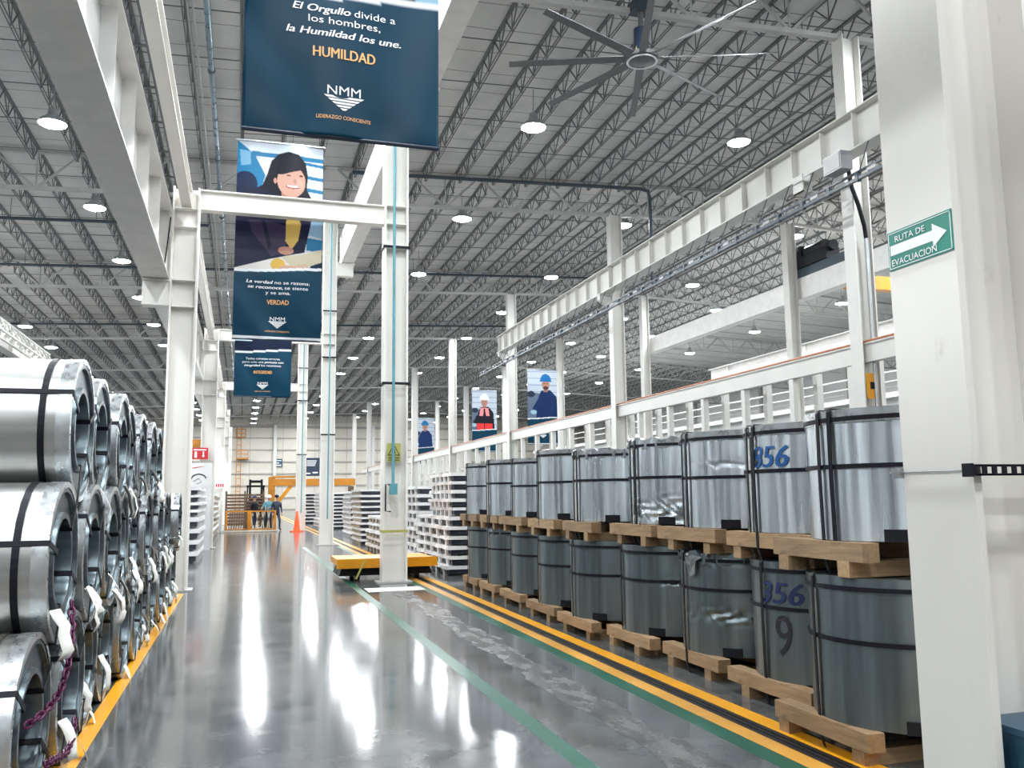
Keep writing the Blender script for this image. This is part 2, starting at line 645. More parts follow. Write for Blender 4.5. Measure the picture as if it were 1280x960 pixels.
def joist_mesh(L, x=0.0, y=0.0, z=0.0, mb=None):
    mb = mb or MB()
    top, bot = z, z - 0.62
    mb.box(x - 0.05, x + 0.05, y, y + L, top - 0.05, top)
    mb.bar((x - 0.035, y + 0.5, bot), (x - 0.035, y + L - 0.5, bot), 0.025)
    mb.bar((x + 0.035, y + 0.5, bot), (x + 0.035, y + L - 0.5, bot), 0.025)
    n = 13
    st = L / n
    for i in range(n):
        a, b, c = y + i * st, y + (i + 0.5) * st, y + (i + 1) * st
        mb.bar((x, a, top - 0.04), (x, b, bot), 0.03)
        mb.bar((x, b, bot), (x, c, top - 0.04), 0.03)
        mb.bar((x, b, top - 0.04), (x, b, bot), 0.02)
    return mb


jm = joist_mesh(14.15).mesh('roof_joist', 'joist')
count = 0
far = MB()
for k in range(-1, 9):
    y = GRID[0] + 14.15 * k
    for x in jx:
        if k in (0, 1, 2, 3, 4) and -17.5 < x < 33:
            o = obj('roof_joist', jm, ceiling)
            o.location = (x, y, z_roof(x) - 0.01)
        elif k > 4 or -17.5 < x < 33:
            joist_mesh(14.15, x, y, z_roof(x) - 0.01, far)
o = far.build('distant_roof_joists', 'joist', ceiling)
o['kind'] = 'stuff'


def girder(x0, x1, y):
    mb = MB()
    n = max(2, round((x1 - x0) / 2.6))
    zt = lambda x: z_chord(x) + 1.25
    mb.bar((x0, y, zt(x0)), (x1, y, zt(x1)), 0.16, 0.10)
    mb.bar((x0, y, z_chord(x0)), (x1, y, z_chord(x1)), 0.16, 0.12)
    for i in range(n):
        a, b = x0 + (x1 - x0) * i / n, x0 + (x1 - x0) * (i + 1) / n
        m = (a + b) / 2
        mb.bar((a, y, zt(a)), (m, y, z_chord(m)), 0.07)
        mb.bar((m, y, z_chord(m)), (b, y, zt(b)), 0.07)
        mb.bar((m, y, zt(m)), (m, y, z_chord(m)), 0.04)
    return mb


for y in GRID:
    for a, b in ((XL, -13.5), (-13.5, 2.6), (3.05, 13.75), (14.25, 21.9), (22.35, 38.0), (38.0, XR)):
        girder(a, b, y).build('roof_girder', 'girder', ceiling)
# bridging rods across the joists, and knee braces
for k in range(28):
    y = GRID[0] + 0.9 + 2.36 * k
    mb = MB()
    mb.bar((XL, y, z_roof(XL) - 0.63), (22, y, z_roof(22) - 0.63), 0.022)
    mb.bar((22, y, z_roof(22) - 0.63), (XR, y, z_roof(XR) - 0.63), 0.022)
    mb.build('bridging_rod', 'joist', ceiling)

# floor markings and the cart track
struct('trim_1', MB().box(-1.03, -0.918, -6, 16.3, 0.0, 0.003), 'yellow_line', 'yellow line along the foot of the stacked coils')
struct('trim_2', MB().box(3.50, 3.645, -6, 110, 0.0, 0.003), 'yellow_line', 'bright yellow stripe beside the palletised coils')
struct('trim_3', MB().box(3.215, 3.35, -6, 110, 0.0, 0.003), 'yellow_line2', 'faded yellow stripe on the aisle side of the track')
mb = MB().box(3.35, 3.50, -6, 110, 0.0, 0.002)
mb.box(3.395, 3.41, -6, 110, 0.002, 0.012).box(3.44, 3.455, -6, 110, 0.002, 0.012)
struct('trim_4', mb, 'rail', 'dark steel track between the two yellow stripes')
struct('trim_5', MB().box(1.935, 2.065, -6, 30, 0.0, 0.002), 'green_line', 'green walkway line along the middle of the aisle')
struct('trim_6', MB().box(3.07, 3.215, -6, 30, 0.0, 0.002), 'green_line', 'green band beside the faded yellow stripe')
mb = MB()
NP = 240
L, Rr = [], []
for i in range(NP):
    yy = 2.0 + 14.0 * i / (NP - 1)
    jag = lambda p: 0.03 * math.sin(2.3 * yy + p) + 0.018 * math.sin(7.1 * yy + 2 * p) + 0.010 * math.sin(23 * yy + p)
    L.append((2.47 + jag(1.0), yy))
    Rr.append((2.80 + 1.3 * jag(4.0), yy))
mb.add([(a, b, 0.0015) for a, b in L] + [(a, b, 0.0015) for a, b in Rr], [(i, NP + i, NP + 1 + i, i + 1) for i in range(NP - 1)])
struct('trim_7', mb, 'patch', 'broken rough strip of repaired concrete')
struct('trim_8', MB().box(2.12, 3.12, 15.25, 15.9, 0.0, 0.004), 'white_line', 'white rectangle painted at the foot of the column')


# ------------------------------------------------------------------ steel columns
def column(x0, x1, y, z1, label, group=None, d=0.355, mat='white', stiff=(), tf=0.035):
    t = thing('steel_column', label, 'column', ((x0 + x1) / 2, y, 0), 0, group)
    hw, hd = (x1 - x0) / 2, d / 2
    MB().box(-hw, -hw + tf, -hd, hd, 0, z1).build('flange', mat, t)
    MB().box(hw - tf, hw, -hd, hd, 0, z1).build('flange', mat, t)
    MB().box(-hw + tf, hw - tf, -0.012, 0.012, 0, z1).build('web', mat, t)
    MB().box(-hw - 0.09, hw + 0.09, -hd - 0.08, hd + 0.08, 0, 0.025).build('base_plate', 'girder', t)
    for z in stiff:
        MB().box(-hw + tf, hw - tf, -hd + 0.01, -0.012, z, z + 0.025).build('stiffener', mat, t)
    return t


ords = ['', 'nearest', 'second', 'third', 'fourth', 'fifth', 'sixth', 'seventh', 'eighth', 'ninth']
CL = []
for k in range(1, 6):
    t = column(-1.375, -0.9, GRID[k], 7.42, '%s white column of the left row, topped by a beam fork' % ords[k].capitalize(),
               'left row of columns', stiff=(5.13, 5.63, 6.65, 7.0))
    MB().box(-0.475 - 0.235, -0.2375, -0.14, 0.14, 5.15, 5.62).box(-0.71, -0.2375, -0.17, 0.17, 5.60, 5.64).build('bracket', 'white', t)
    if k == 1:
        MB().tube([(-0.26, -0.2, 6.8), (-0.30, -0.21, 6.3), (-0.35, -0.21, 5.75), (-0.30, -0.21, 5.68), (-0.25, -0.2, 5.7)], 0.012, 6).build('cable', 'black', t, True)
    CL.append(t)
CR = []
near = column(2.575, 3.05, GRID[0], z_chord(2.8), 'Large white column in the right foreground carrying the green evacuation sign', 'centre row of columns')
for k in range(1, 4):
    lab = 'White column at the end of the coil rows, with a warning sign and teal pipe' if k == 1 else \
        '%s white column of the centre row, counted from the foreground one' % ords[k + 1].capitalize()
    t = column(2.575, 3.05, GRID[k], z_chord(2.8), lab, 'centre row of columns', stiff=(6.55, 7.03, 7.4))
    MB().box(0.2375, 0.82, -0.14, 0.14, 9.55, 9.98).box(0.2375, 0.88, -0.17, 0.17, 9.98, 10.03).build('bracket', 'white', t)
    CR.append(t)
for k in range(1, 9):
    t = column(13.75, 14.25, GRID[k], z_chord(14), '%s white column of the row behind the palletised coils' % ords[k].capitalize(),
               'columns carrying the ribbed runway girder', d=0.4, mat='white2')
    if k < 4:
        MB().prism([(-0.25, 9.45), (-0.75, 9.45), (-0.75, 9.25), (-0.25, 8.85)], -0.12, 0.12).box(-0.78, -0.25, -0.2, 0.2, 9.42, 9.47).build('bracket', 'white2', t)
    if k == 1:
        # yellow plate and grey cable riser on the nearest one
        pl = MB().box(-0.2, 0.12, -0.225, -0.205, 3.75, 4.35).build('yellow_plate', 'yellow', t)
        MB().box(-0.10, 0.02, -0.235, -0.225, 3.98, 4.14).build('socket', 'black', pl)
        MB().cyl((0.05, -0.23, 0), (0.05, -0.23, 7.6), 0.045).build('conduit', 'pipe_grey', t, True)
        MB().tube([(0.05, -0.23, 7.6), (0.0, -0.25, 7.9), (-0.15, -0.27, 8.4), (-0.3, -0.27, 8.8), (-0.36, -0.27, 9.2)], 0.05).build('cable', 'black', t, True)
for k in range(2, 8):
    column(21.9, 22.35, GRID[k], z_chord(22), '%s white column of the farthest row on the right' % ords[k - 1].capitalize(), 'columns of the right bay', d=0.4, mat='white2')

# details on the column at the end of the coil rows
t = CR[0]
MB().cyl((-0.05, -0.2, 1.86), (-0.05, -0.2, 12.0), 0.028, 10).build('teal_pipe', 'pipe_blue', t, True)
b = MB().box(-0.12, 0.02, -0.30, -0.19, 1.66, 1.87).build('valve_box', 'pipe_blue', t)
MB().tube([(-0.12, -0.25, 1.85), (-0.2, -0.25, 1.85), (-0.2, -0.25, 1.35), (-0.10, -0.25, 1.34)], 0.014).build('lever', 'black', b)
for z in (3.79, 6.53):
    m = MB()
    for yy in (-0.19, 0.19):
        m.box(-0.27, 0.27, yy - 0.008, yy + 0.008, z, z + 0.05)
    for xx in (-0.25, 0.25):
        m.box(xx - 0.008, xx + 0.008, -0.19, 0.19, z, z + 0.05)
    m.build('strut_clamp', 'black', t)
m = MB()
m.box(-0.24, 0.24, -0.184, -0.179, 0.94, 0.99).box(-0.243, -0.238, -0.18, 0.18, 0.94, 0.99)
m.build('yellow_tape', 'signy', t)
for k in (1, 2):
    MB().cyl((0.02, -0.2, 0.9), (0.02, -0.2, 12.0), 0.025, 8).build('teal_pipe', 'pipe_blue', CR[k], True)
    for z in (3.79, 6.53, 8.2):
        MB().box(-0.25, 0.25, -0.195, -0.18, z, z + 0.05).build('strut_clamp', 'black', CR[k])

# warning sign
s = thing('warning_sign', 'Yellow triangle warning sign fixed to the column behind the teal pipe', 'sign', (2.78, GRID[1] - 0.16, 2.29))
MB().box(-0.133, 0.133, -0.012, 0, 0, 0.355).build('plate', 'signy', s)
MB().prism([(-0.12, 0.12), (0.12, 0.12), (0, 0.34)], -0.016, -0.012).build('triangle', 'black_ink', s)
MB().prism([(-0.092, 0.137), (0.092, 0.137), (0, 0.305)], -0.019, -0.016).build('triangle_field', 'signy', s)
MB().prism([(-0.035, 0.15), (0.035, 0.15), (0.02, 0.23), (0.01, 0.26), (-0.01, 0.26), (-0.02, 0.23)], -0.022, -0.019).build('symbol', 'black_ink', s)
m = MB()
for i in range(3):
    m.box(-0.11, 0.11, -0.015, -0.012, 0.02 + 0.03 * i, 0.033 + 0.03 * i)
m.build('text_lines', 'black_ink', s)

# foreground column fittings
s = thing('evacuation_sign', 'Green evacuation route sign with white arrow on the foreground column', 'sign', (2.575, GRID[0] + 0.0, 2.515))
fx = lambda d: (lambda x, z, e=0.0: (-d - e, -x, z))
MB().box(-0.004, 0, -0.173, 0.173, 0, 0.163).build('plate', 'green_sign', s)
m = MB()
for a in (0.006, 0.154):
    m.box(-0.0055, -0.004, -0.168, 0.168, a, a + 0.003)
for a in (-0.168, 0.165):
    m.box(-0.0055, -0.004, a, a + 0.003, 0.006, 0.157)
m.build('white_border', 'white_ink', s)
arrow = [(-0.158, 0.062), (0.075, 0.062), (0.075, 0.036), (0.148, 0.083), (0.075, 0.132), (0.075, 0.104), (-0.158, 0.104)]
m = MB()
m.add([(-0.006, -x, z) for x, z in arrow], [tuple(range(7))])
m.build('arrow', 'white_ink', s)
text_line([('RUTA DE', True)], 0.165, 0.026, -0.045, 0.114, fx(0.006), slant=False).build('lettering', 'white_ink', s)
text_line([('EVACUACION', True)], 0.245, 0.028, -0.03, 0.016, fx(0.006), slant=False).build('lettering', 'white_ink', s)

s = thing('strut_channel', 'Black slotted strut channel clamped around the foreground column', 'bracket', (2.575, GRID[0], 1.655))
m = MB()
x = -0.04
m.box(-0.04, 0.6, -0.215, -0.21, 0, 0.008).box(-0.04, 0.6, -0.215, -0.21, 0.032, 0.04).box(-0.04, 0.6, -0.215, -0.18, 0.037, 0.041).box(-0.04, 0.6, -0.215, -0.18, 0, 0.004)
while x < 0.58:
    m.box(x, x + 0.022, -0.215, -0.21, 0.008, 0.032)
    x += 0.046
m.build('channel', 'black', s)
MB().box(-0.045, -0.035, -0.217, -0.17, -0.004, 0.045).build('end_cap', 'black', s)
MB().cyl((-0.012, -0.2, 0.022), (-0.012, 0.24, 0.022), 0.0035, 8).build('threaded_rod', 'pipe_grey', s)
MB().box(-0.03, 0.6, 0.18, 0.215, 0.0, 0.04).build('back_channel', 'pipe_grey', s)

s = thing('blue_box', 'Dark blue steel box standing in the recess of the foreground column', 'box', (2.83, GRID[0] - 0.15, 0))
MB().box(-0.17, 0.17, -0.13, 0.12, 0.55, 0.745).build('body', 'blue', s)
MB().box(-0.18, 0.18, -0.14, 0.125, 0.735, 0.76).build('lid', 'blue', s)
MB().box(-0.15, 0.15, -0.10, 0.10, 0.0, 0.55).build('pedestal', 'navy', s)

# ------------------------------------------------------------------ beams and runways
for k in range(1, 4):
    t = thing('tie_beam', '%s white cross beam joining the left and centre column rows' % ords[k].capitalize(), 'beam', (0.84, GRID[k], 7.03), 0, 'cross beams over the aisle')
    w2 = 1.735
    MB().box(-w2, w2, -0.1, 0.1, 0.37, 0.395).build('top_flange', 'white', t)
    MB().box(-w2, w2, -0.1, 0.1, 0, 0.025).build('bottom_flange', 'white', t)
    MB().box(-w2, w2, -0.01, 0.01, 0.025, 0.37).build('web', 'white', t)
t = thing('ridge_beam', 'Long narrow white beam lying in the forks of the left columns', 'beam', (-1.137, -8, 7.06))
MB().box(-0.09, 0.09, 0, 67.6, 0, 0.025).build('bottom_flange', 'white', t)
MB().box(-0.09, 0.09, 0, 67.6, 0.335, 0.36).build('top_flange', 'white', t)
MB().box(-0.012, 0.012, 0, 67.6, 0.025, 0.335).build('web', 'white', t)


def runway(label, x0, x1, y0, y1, z0, z1, side, step=1.18, mat='beam', name='runway_girder', boxed=False):
    t = thing(name, label, 'girder', ((x0 + x1) / 2, y0, z0))
    hw, L, H = (x1 - x0) / 2, y1 - y0, z1 - z0
    MB().box(-hw, hw, 0, L, H - 0.035, H).build('top_flange', mat, t)
    MB().box(-hw, hw, 0, L, 0, 0.035).build('bottom_flange', mat, t)
    MB().box(-0.015, 0.015, 0, L, 0.035, H - 0.035).build('web', mat, t)
    if boxed:
        MB().box(-hw + 0.02, -hw + 0.04, 0, L, 0.035, H - 0.035).build('side_plate', mat, t)
        MB().box(hw - 0.04, hw - 0.02, 0, L, 0.035, H - 0.035).build('side_plate', mat, t)
    sm = MB().prism([(0.015, 0.035), (hw - 0.05, 0.035), (hw - 0.05, H - 0.035), (0.015, H - 0.035)], -0.012, 0.012).mesh('stiffener', mat)
    n = int(L / step)
    for i in range(n + 1):
        o = obj('stiffener', sm, t)
        o.location = (0, 0.06 + i * step, 0)
        o.rotation_euler = (0, 0, PI if side < 0 else 0)
    return t


t = runway('Massive white runway girder over the stacked coils on the left', -1.86, -1.39, -8, 60, 5.65, 7.0, 1, 1.77)
MB().box(-0.05, 0.05, 0, 68, 1.35, 1.42).build('crane_rail', 'rail', t)
runway('White runway girder passing behind the centre column row', 3.2, 3.66, -8, 31.6, 10.05, 11.1, -1, 2.4, boxed=True)
t = runway('Ribbed white runway girder over the palletised coils', 13.28, 13.72, 3.0, 45.75, 9.47, 10.42, -1, 1.18, 'white2')
MB().box(-0.04, 0.04, 0, 42.7, 0.95, 1.02).build('crane_rail', 'rail', t)
runway('Smooth white runway girder of the right bay with a dark hoist', 22.45, 22.92, 10.0, 45.4, 9.77, 10.66, -1, 14.0, 'beam', boxed=True)
runway('White runway girder at the far side of the left bay', -12.4, -11.9, 30.0, 62.0, 9.5, 10.3, 1, 2.4, 'beam')
runway('Pale runway girder low behind the foreground column on the right', 25.5, 25.9, 14.0, 44.0, 8.0, 8.7, -1, 7.0, 'beam')

# long white beam over the stud posts with pipes lying on it
t = thing('long_beam', 'Long low white beam running behind the palletised coils', 'beam', (14.0, 6.0, 4.62))
MB().box(-0.10, 0.10, 0, 100, 0, 0.42).build('beam_body', 'white2', t)
MB().box(-0.14, 0.14, 0, 100, 0.42, 0.45).build('top_plate', 'white2', t)
s = thing('copper_pipe', 'Thin copper coloured pipe lying along the low white beam', 'pipe', (13.92, 6.0, 5.10))
MB().cyl((0, 0, 0.02), (0, 24, 0.02), 0.03, 8).build('pipe_run', 'copper', s, True)
MB().cyl((0, 24, 0.02), (0, 100, 0.02), 0.03, 8).build('pipe_run', 'copper', s, True)
s = thing('conduit_bundle', 'Bundle of grey conduits lying along the low white beam', 'conduit', (14.05, 26, 5.08))
for i in range(4):
    MB().cyl((-0.1 + 0.07 * i, 0, 0.03), (-0.1 + 0.07 * i, 76, 0.03), 0.028, 6).build('conduit', 'pipe_grey' if i % 2 else 'girder', s, True)
frame = thing('stud_partition', 'White post and rail partition under the low white beam', 'partition', (14.0, 10.3, 0))
pm = MB().box(-0.09, 0.09, -0.09, 0.09, 0, 4.6).mesh('post', 'white2')
pmt = MB().box(-0.09, 0.09, -0.09, 0.09, 0, 5.0).mesh('post', 'white2')
for i in range(36):
    for dx in (0.0, 0.75):
        o = obj('post', pm if dx == 0 else pmt, frame)
        o.location = (dx, 2.36 * i, 0)
rm = MB().box(0.70, 0.80, 0, 84, -0.05, 0.05).mesh('rail', 'white2')
for z in (1.0, 2.1, 3.0, 3.55):
    obj('rail', rm, frame).location = (0, 0, z)
MB().box(0.82, 0.86, 0, 84, 0, 2.9).build('infill_panel', 'sidew', frame)

# mezzanine block in the right bay
t = thing('office_block', 'White mezzanine block with window strips in the right bay', 'building', (29.5, 20.0, 0))
MB().box(0, 5.0, 0, 66, 0, 6.0).build('wall_block', 'sidew', t)
MB().box(-0.5, 5.2, -0.3, 66.3, 6.0, 6.25).build('roof_slab', 'white2', t)
for k in range(10):
    p = MB().box(-0.06, 0.0, 1.2 + 6.5 * k, 5.6 + 6.5 * k, 4.0, 5.2).build('window', 'glass', t)
    MB().box(-0.08, -0.06, 3.3 + 6.5 * k, 3.45 + 6.5 * k, 4.0, 5.2).box(-0.08, -0.06, 1.1 + 6.5 * k, 5.7 + 6.5 * k, 3.92, 4.0).build('window_frame', 'white2', p)
MB().box(-0.45, -0.38, 0, 66, 7.2, 7.27).box(-0.45, -0.38, 0, 66, 6.75, 6.8).build('handrail', 'white2', t)

# conductor bar under the ribbed girder
t = thing('conductor_bar', 'Dark conductor bar hung under the ribbed runway girder', 'conductor', (12.95, 8.0, 8.5))
MB().box(-0.04, 0.04, 0, 40, 0, 0.07).build('bar', 'pipe_dark', t)
MB().box(-0.03, 0.03, 0, 40, 0.17, 0.21).build('cable', 'pipe_dark', t)
hm = MB().box(-0.05, 0.05, -0.05, 0.05, -0.02, 0.17).bar((0, 0, 0.1), (0.35, 0, 0.97), 0.018).mesh('hanger', 'pipe_dark')
im = MB().box(-0.06, -0.045, -0.14, 0.14, 0.08, 0.15).mesh('insulator', 'girder')
for i in range(40):
    obj('hanger', hm, t).location = (0, 0.5 + i, 0)
    if i % 2 == 0:
        obj('insulator', im, t).location = (0, 1.0 + i, 0)
t = thing('junction_box', 'Grey junction box under the ribbed girder beside the nearest column', 'box', (12.75, 15.9, 8.8))
MB().box(-0.16, 0.16, -0.3, 0.3, 0, 0.42).build('body', 'lamp_body', t)
MB().box(-0.175, -0.16, -0.27, 0.27, 0.03, 0.39).build('cover', 'girder', t)
t = thing('girder_stop', 'White triangular stop plate under the ribbed girder', 'bracket', (13.3, 17.8, 9.0))
m = MB()
for z in (0.0, 0.25):
    m.box(-0.25, 0.2, -0.2, 0.2, z, z + 0.03)
m.box(-0.25, -0.22, -0.2, 0.2, 0, 0.45).box(-0.02, 0.02, -0.2, 0.2, 0, 0.45)
m.build('plates', 'white2', t)

# yellow bridge crane of the right bay with its hoist
t = thing('bridge_crane', 'Yellow bridge crane girder in the right bay', 'crane', (22.7, 29.0, 9.85))
MB().box(0.6, 15.5, -0.2, 0.2, 0.0, 0.55).build('bridge', 'ochre', t)
MB().box(-0.25, 0.35, -1.2, 2.0, 0.82, 1.2).build('end_truck', 'pipe_dark', t)
t = thing('crane_hoist', 'Dark hoist machinery on the girder of the right bay', 'hoist', (22.7, 30.2, 11.06))
MB().box(-0.35, 0.3, -1.3, 1.2, 0.0, 0.45).build('carriage', 'black', t)
MB().cyl((-0.1, -1.0, 0.62), (-0.1, 0.2, 0.62), 0.26).build('drum', 'black', t, True)
MB().box(-0.3, 0.1, 0.4, 1.0, 0.45, 0.95).build('motor', 'black', t)
MB().cyl((-0.1, -1.5, 0.5), (-0.1, -1.3, 0.5), 0.22).build('brake', 'black', t, True)

# pipes under the roof
for i, (y, x0, x1) in enumerate(((15.6, -14, 21), (29.6, 3.4, 14.6), (43.6, -14, 21), (57.8, -14, 21), (36.5, -16, -1.6))):
    t = thing('sprinkler_main', ['Nearest', 'Second', 'Third', 'Fourth', 'Left bay'][i] + ' dark pipe crossing under the roof joists', 'pipe', (0, y, 0), 0, 'dark pipes across the roof')
    MB().cyl((x0, 0, z_chord(x0) + 0.62), (x1, 0, z_chord(x1) + 0.62), 0.065, 10).build('pipe_run', 'pipe_dark', t, True)
    m = MB()
    for q in range(int((x1 - x0) / 3)):
        xx = x0 + 1.2 + 3 * q
        m.cyl((xx, 0, z_chord(xx) + 0.62), (xx, 0, z_roof(xx)), 0.012, 6)
    m.build('hanger_rods', 'joist', t)
    if i == 1:
        MB().tube([(x1 - 0.1, 0, z_chord(x1) + 0.62), (x1 + 0.25, 0, z_chord(x1) + 0.55), (x1 + 0.3, 0, z_chord(x1) + 0.3), (x1 + 0.3, 0, 9.5)], 0.065).build('drop_pipe', 'pipe_dark', t, True)
t = thing('long_main', 'Blue grey pipe running along the roof above the left columns', 'pipe', (-1.02, 4, 12.35))
for i in range(14):
    MB().cyl((0, i * 6.0, 0), (0, i * 6.0 + 6.0, 0), 0.075, 12).build('pipe_length', 'pipe_slate', t, True)
    MB().cyl((0, i * 6.0 - 0.06, 0), (0, i * 6.0 + 0.06, 0), 0.095, 12).build('coupling', 'pipe_dark', t, True)
t = thing('thin_conduit', 'Thin pale conduit beside the blue grey roof pipe', 'conduit', (-1.35, 4, 12.6))
MB().cyl((0, 0, 0), (0, 84, 0), 0.03, 8).build('conduit_run', 'girder', t, True)
MB().cyl((-0.12, 0, 0.05), (-0.12, 84, 0.05), 0.03, 8).build('conduit_run', 'girder', t, True)
t = thing('cable_ladder', 'Dark cable ladder hung along the roof above the left runway', 'cable tray', (-2.35, 4, 11.3))
MB().bar((-0.15, 0, 0), (-0.15, 76, 0), 0.05, 0.09).build('side_rail', 'joist', t)
MB().bar((0.15, 0, 0), (0.15, 76, 0), 0.05, 0.09).build('side_rail', 'joist', t)
hm = MB().box(-0.2, 0.2, -0.03, 0.03, -0.06, -0.02).cyl((0, 0, -0.04), (0, 0, 2.1), 0.012, 6).mesh('rung_hanger', 'joist')
for i in range(38):
    obj('rung_hanger', hm, t).location = (0, 1 + 2 * i, 0)


# ------------------------------------------------------------------ lamps
def make_lamp():
    t = thing('high_bay_lamp', 'x', 'lamp')
    MB().lathe([(0.05, 0.42), (0.12, 0.40), (0.14, 0.22), (0.30, 0.10), (0.36, -0.02), (0.35, -0.02), (0.28, 0.09), (0.0, 0.12)], 20).build('housing', 'lamp_body', t, True)
    MB().lathe([(0.345, -0.01), (0.30, -0.04), (0.18, -0.065), (0.0, -0.075)], 20).build('lens', 'lens', t, True)
    MB().cyl((0, 0, 0.42), (0, 0, 1.15), 0.014, 6).build('stem', 'lamp_body', t)
    return t


rows = [(-18.5, 11.1, 11.5, 7.075, 'far left row under the roof'), (-11.9, 11.4, 4.3, 7.075, 'second row from the left'),
        (-5.1, 11.62, 3.6, 7.03, 'row over the left bay'), (1.2, 11.9, 2.85, 7.05, 'row over the aisle'),
        (7.75, 12.15, 5.4, 8.6, 'row above the palletised coils'), (14.75, 12.65, 5.36, 8.81, 'row over the low white beam'),
        (23.15, 12.9, 13.43, 9.27, 'row over the right runway'), (26.1, 12.2, 9.4, 8.6, 'row beyond the right runway'), (32.1, 12.2, 14.0, 8.8, 'row over the white mezzanine'), (41.0, 11.6, 16.0, 9.5, 'row along the right side wall')]
nth = ['Nearest', 'Second', 'Third', 'Fourth', 'Fifth', 'Sixth', 'Seventh', 'Eighth', 'Ninth', 'Tenth', 'Eleventh', 'Twelfth', 'Thirteenth', 'Fourteenth', 'Fifteenth', 'Sixteenth', 'Seventeenth', 'Eighteenth', 'Nineteenth', 'Twentieth']
proto = None
for x, z, y0, st, nm in rows:
    y = y0
    lows = [y0 - st, y0 - 2 * st]
    ys = [q for q in lows if q > YB + 2]
    while y < 127:
        ys.append(y)
        y += st
    seen = 0
    for y in sorted(ys):
        c = R3.transposed() @ Vector((x, y, z - EYE))
        inside = c.z < 0 and abs(c.x / c.z * 1085) < 640 and abs(c.y / c.z * 1085) < 480
        seen += inside
        lab = ('%s round high bay lamp in the %s' % (nth[seen - 1], nm)) if inside else 'Round high bay lamp behind the viewer, continuing the ' + nm
        if proto is None:
            proto = make_lamp()
            proto.location = (x, y, z)
            tag(proto, lab, 'lamp', 'lamps, ' + nm)
        else:
            dup(proto, (x, y, z), lab, 'lamps, ' + nm)

# ------------------------------------------------------------------ ceiling fan
t = thing('ceiling_fan', 'Large grey ceiling fan hung from the roof girder', 'fan', (8.35, 16.75, 11.3))
MB().lathe([(0.0, -0.02), (0.16, -0.02), (0.2, 0.0), (0.36, 0.03), (0.38, 0.10), (0.30, 0.14), (0.0, 0.16)], 28).build('hub', 'fan', t, True)
MB().lathe([(0.30, -0.03), (0.33, -0.04), (0.35, -0.03), (0.33, -0.01)], 28, closed=True).build('hub_ring', 'white_ink', t, True)
MB().cyl((0, 0, 0.16), (0, 0, 0.75), 0.17, 16).build('motor', 'navy', t, True)
MB().cyl((0, 0, 0.75), (0, 0, 1.35), 0.06, 10).build('drop_tube', 'fan', t, True)
MB().box(-0.22, 0.22, -0.18, 0.18, 1.15, 1.4).build('mount', 'pipe_dark', t)
MB().bar((-0.17, -0.05, 0.16), (-0.1, -0.05, 0.42), 0.05).build('guy_bracket', 'signy', t)
MB().bar((0.17, -0.05, 0.16), (0.1, -0.05, 0.42), 0.05).build('guy_bracket', 'signy', t)
bm_ = MB().add([(0.34, -0.09, 0.02), (3.0, -0.07, 0.02), (3.0, 0.07, 0.07), (0.34, 0.09, 0.08), (0.34, -0.09, 0.04), (3.0, -0.07, 0.035), (3.0, 0.07, 0.085), (0.34, 0.09, 0.10)],
               [(0, 1, 2, 3), (7, 6, 5, 4), (0, 4, 5, 1), (1, 5, 6, 2), (2, 6, 7, 3), (3, 7, 4, 0)]).mesh('blade', 'fan')
for i in range(8):
    obj('blade', bm_, t).rotation_euler = (0, 0, 0.42 + i * PI / 4)

# ------------------------------------------------------------------ banners
BW, BH = 1.69, 4.04


def wrinkle(x, z, seed):
    a = seed * 1.7
    return (0.014 * math.sin(3.1 * x + 0.9 * z + a) + 0.008 * math.sin(7.3 * x - 2.2 * z + 2 * a) + 0.006 * math.sin(2.0 * z + 5 * x + a)
            + 0.012 * math.exp(-((z - 0.12) / 0.16) ** 2) * math.sin(9 * x + a))


class Raster:
    """flat print painted on the vertices of the vinyl, s across (0..1), t down (0..1)"""

    def __init__(self, nx, nz, base):
        self.s, self.t = np.meshgrid(np.linspace(0, 1, nx), np.linspace(0, 1, nz))
        self.c = np.empty((nz, nx, 3))
        self.c[:] = base

    def put(self, mask, col):
        self.c[mask] = tuple(0.8 * q for q in lin(tuple(x / 255 for x in col)))

    def rect(self, s0, s1, t0, t1, col):
        self.put((self.s >= s0) & (self.s <= s1) & (self.t >= t0) & (self.t <= t1), col)

    def ell(self, cx, cy, rx, ry, col, ang=0.0):
        # rx, ry as fractions of the width
        dx, dy = self.s - cx, (self.t - cy) * BH / BW
        ca, sa = math.cos(ang), math.sin(ang)
        u, v = dx * ca + dy * sa, -dx * sa + dy * ca
        self.put((u / rx) ** 2 + (v / ry) ** 2 <= 1, col)

    def poly(self, pts, col):
        x, y = self.s, self.t
        ins = np.zeros(x.shape, bool)
        n = len(pts)
        for i in range(n):
            x0, y0 = pts[i]
            x1, y1 = pts[(i + 1) % n]
            if y0 == y1:
                continue
            hit = ((y0 > y) != (y1 > y)) & (x < (x1 - x0) * (y - y0) / (y1 - y0) + x0)
            ins ^= hit
        self.put(ins, col)


def paint_lower(R, t0=0.655, hem=True):
    R.rect(0, 1, t0, 1, (0, 58, 82))
    wave = t0 + 0.012 * np.cos(R.s * 3.0)
    R.put((R.t > wave - 0.014) & (R.t < wave), (235, 240, 244))
    R.put((R.t >= wave) & (R.t < t0 + 0.02), (0, 58, 82))
    if hem:
        R.rect(0, 1, 0.986, 1, (232, 236, 240))


def zp(x, y):      # pixel of the enlarged photograph of the woman's banner -> s, t
    return ((x - 95) / 570, (y - 30) / 1323)


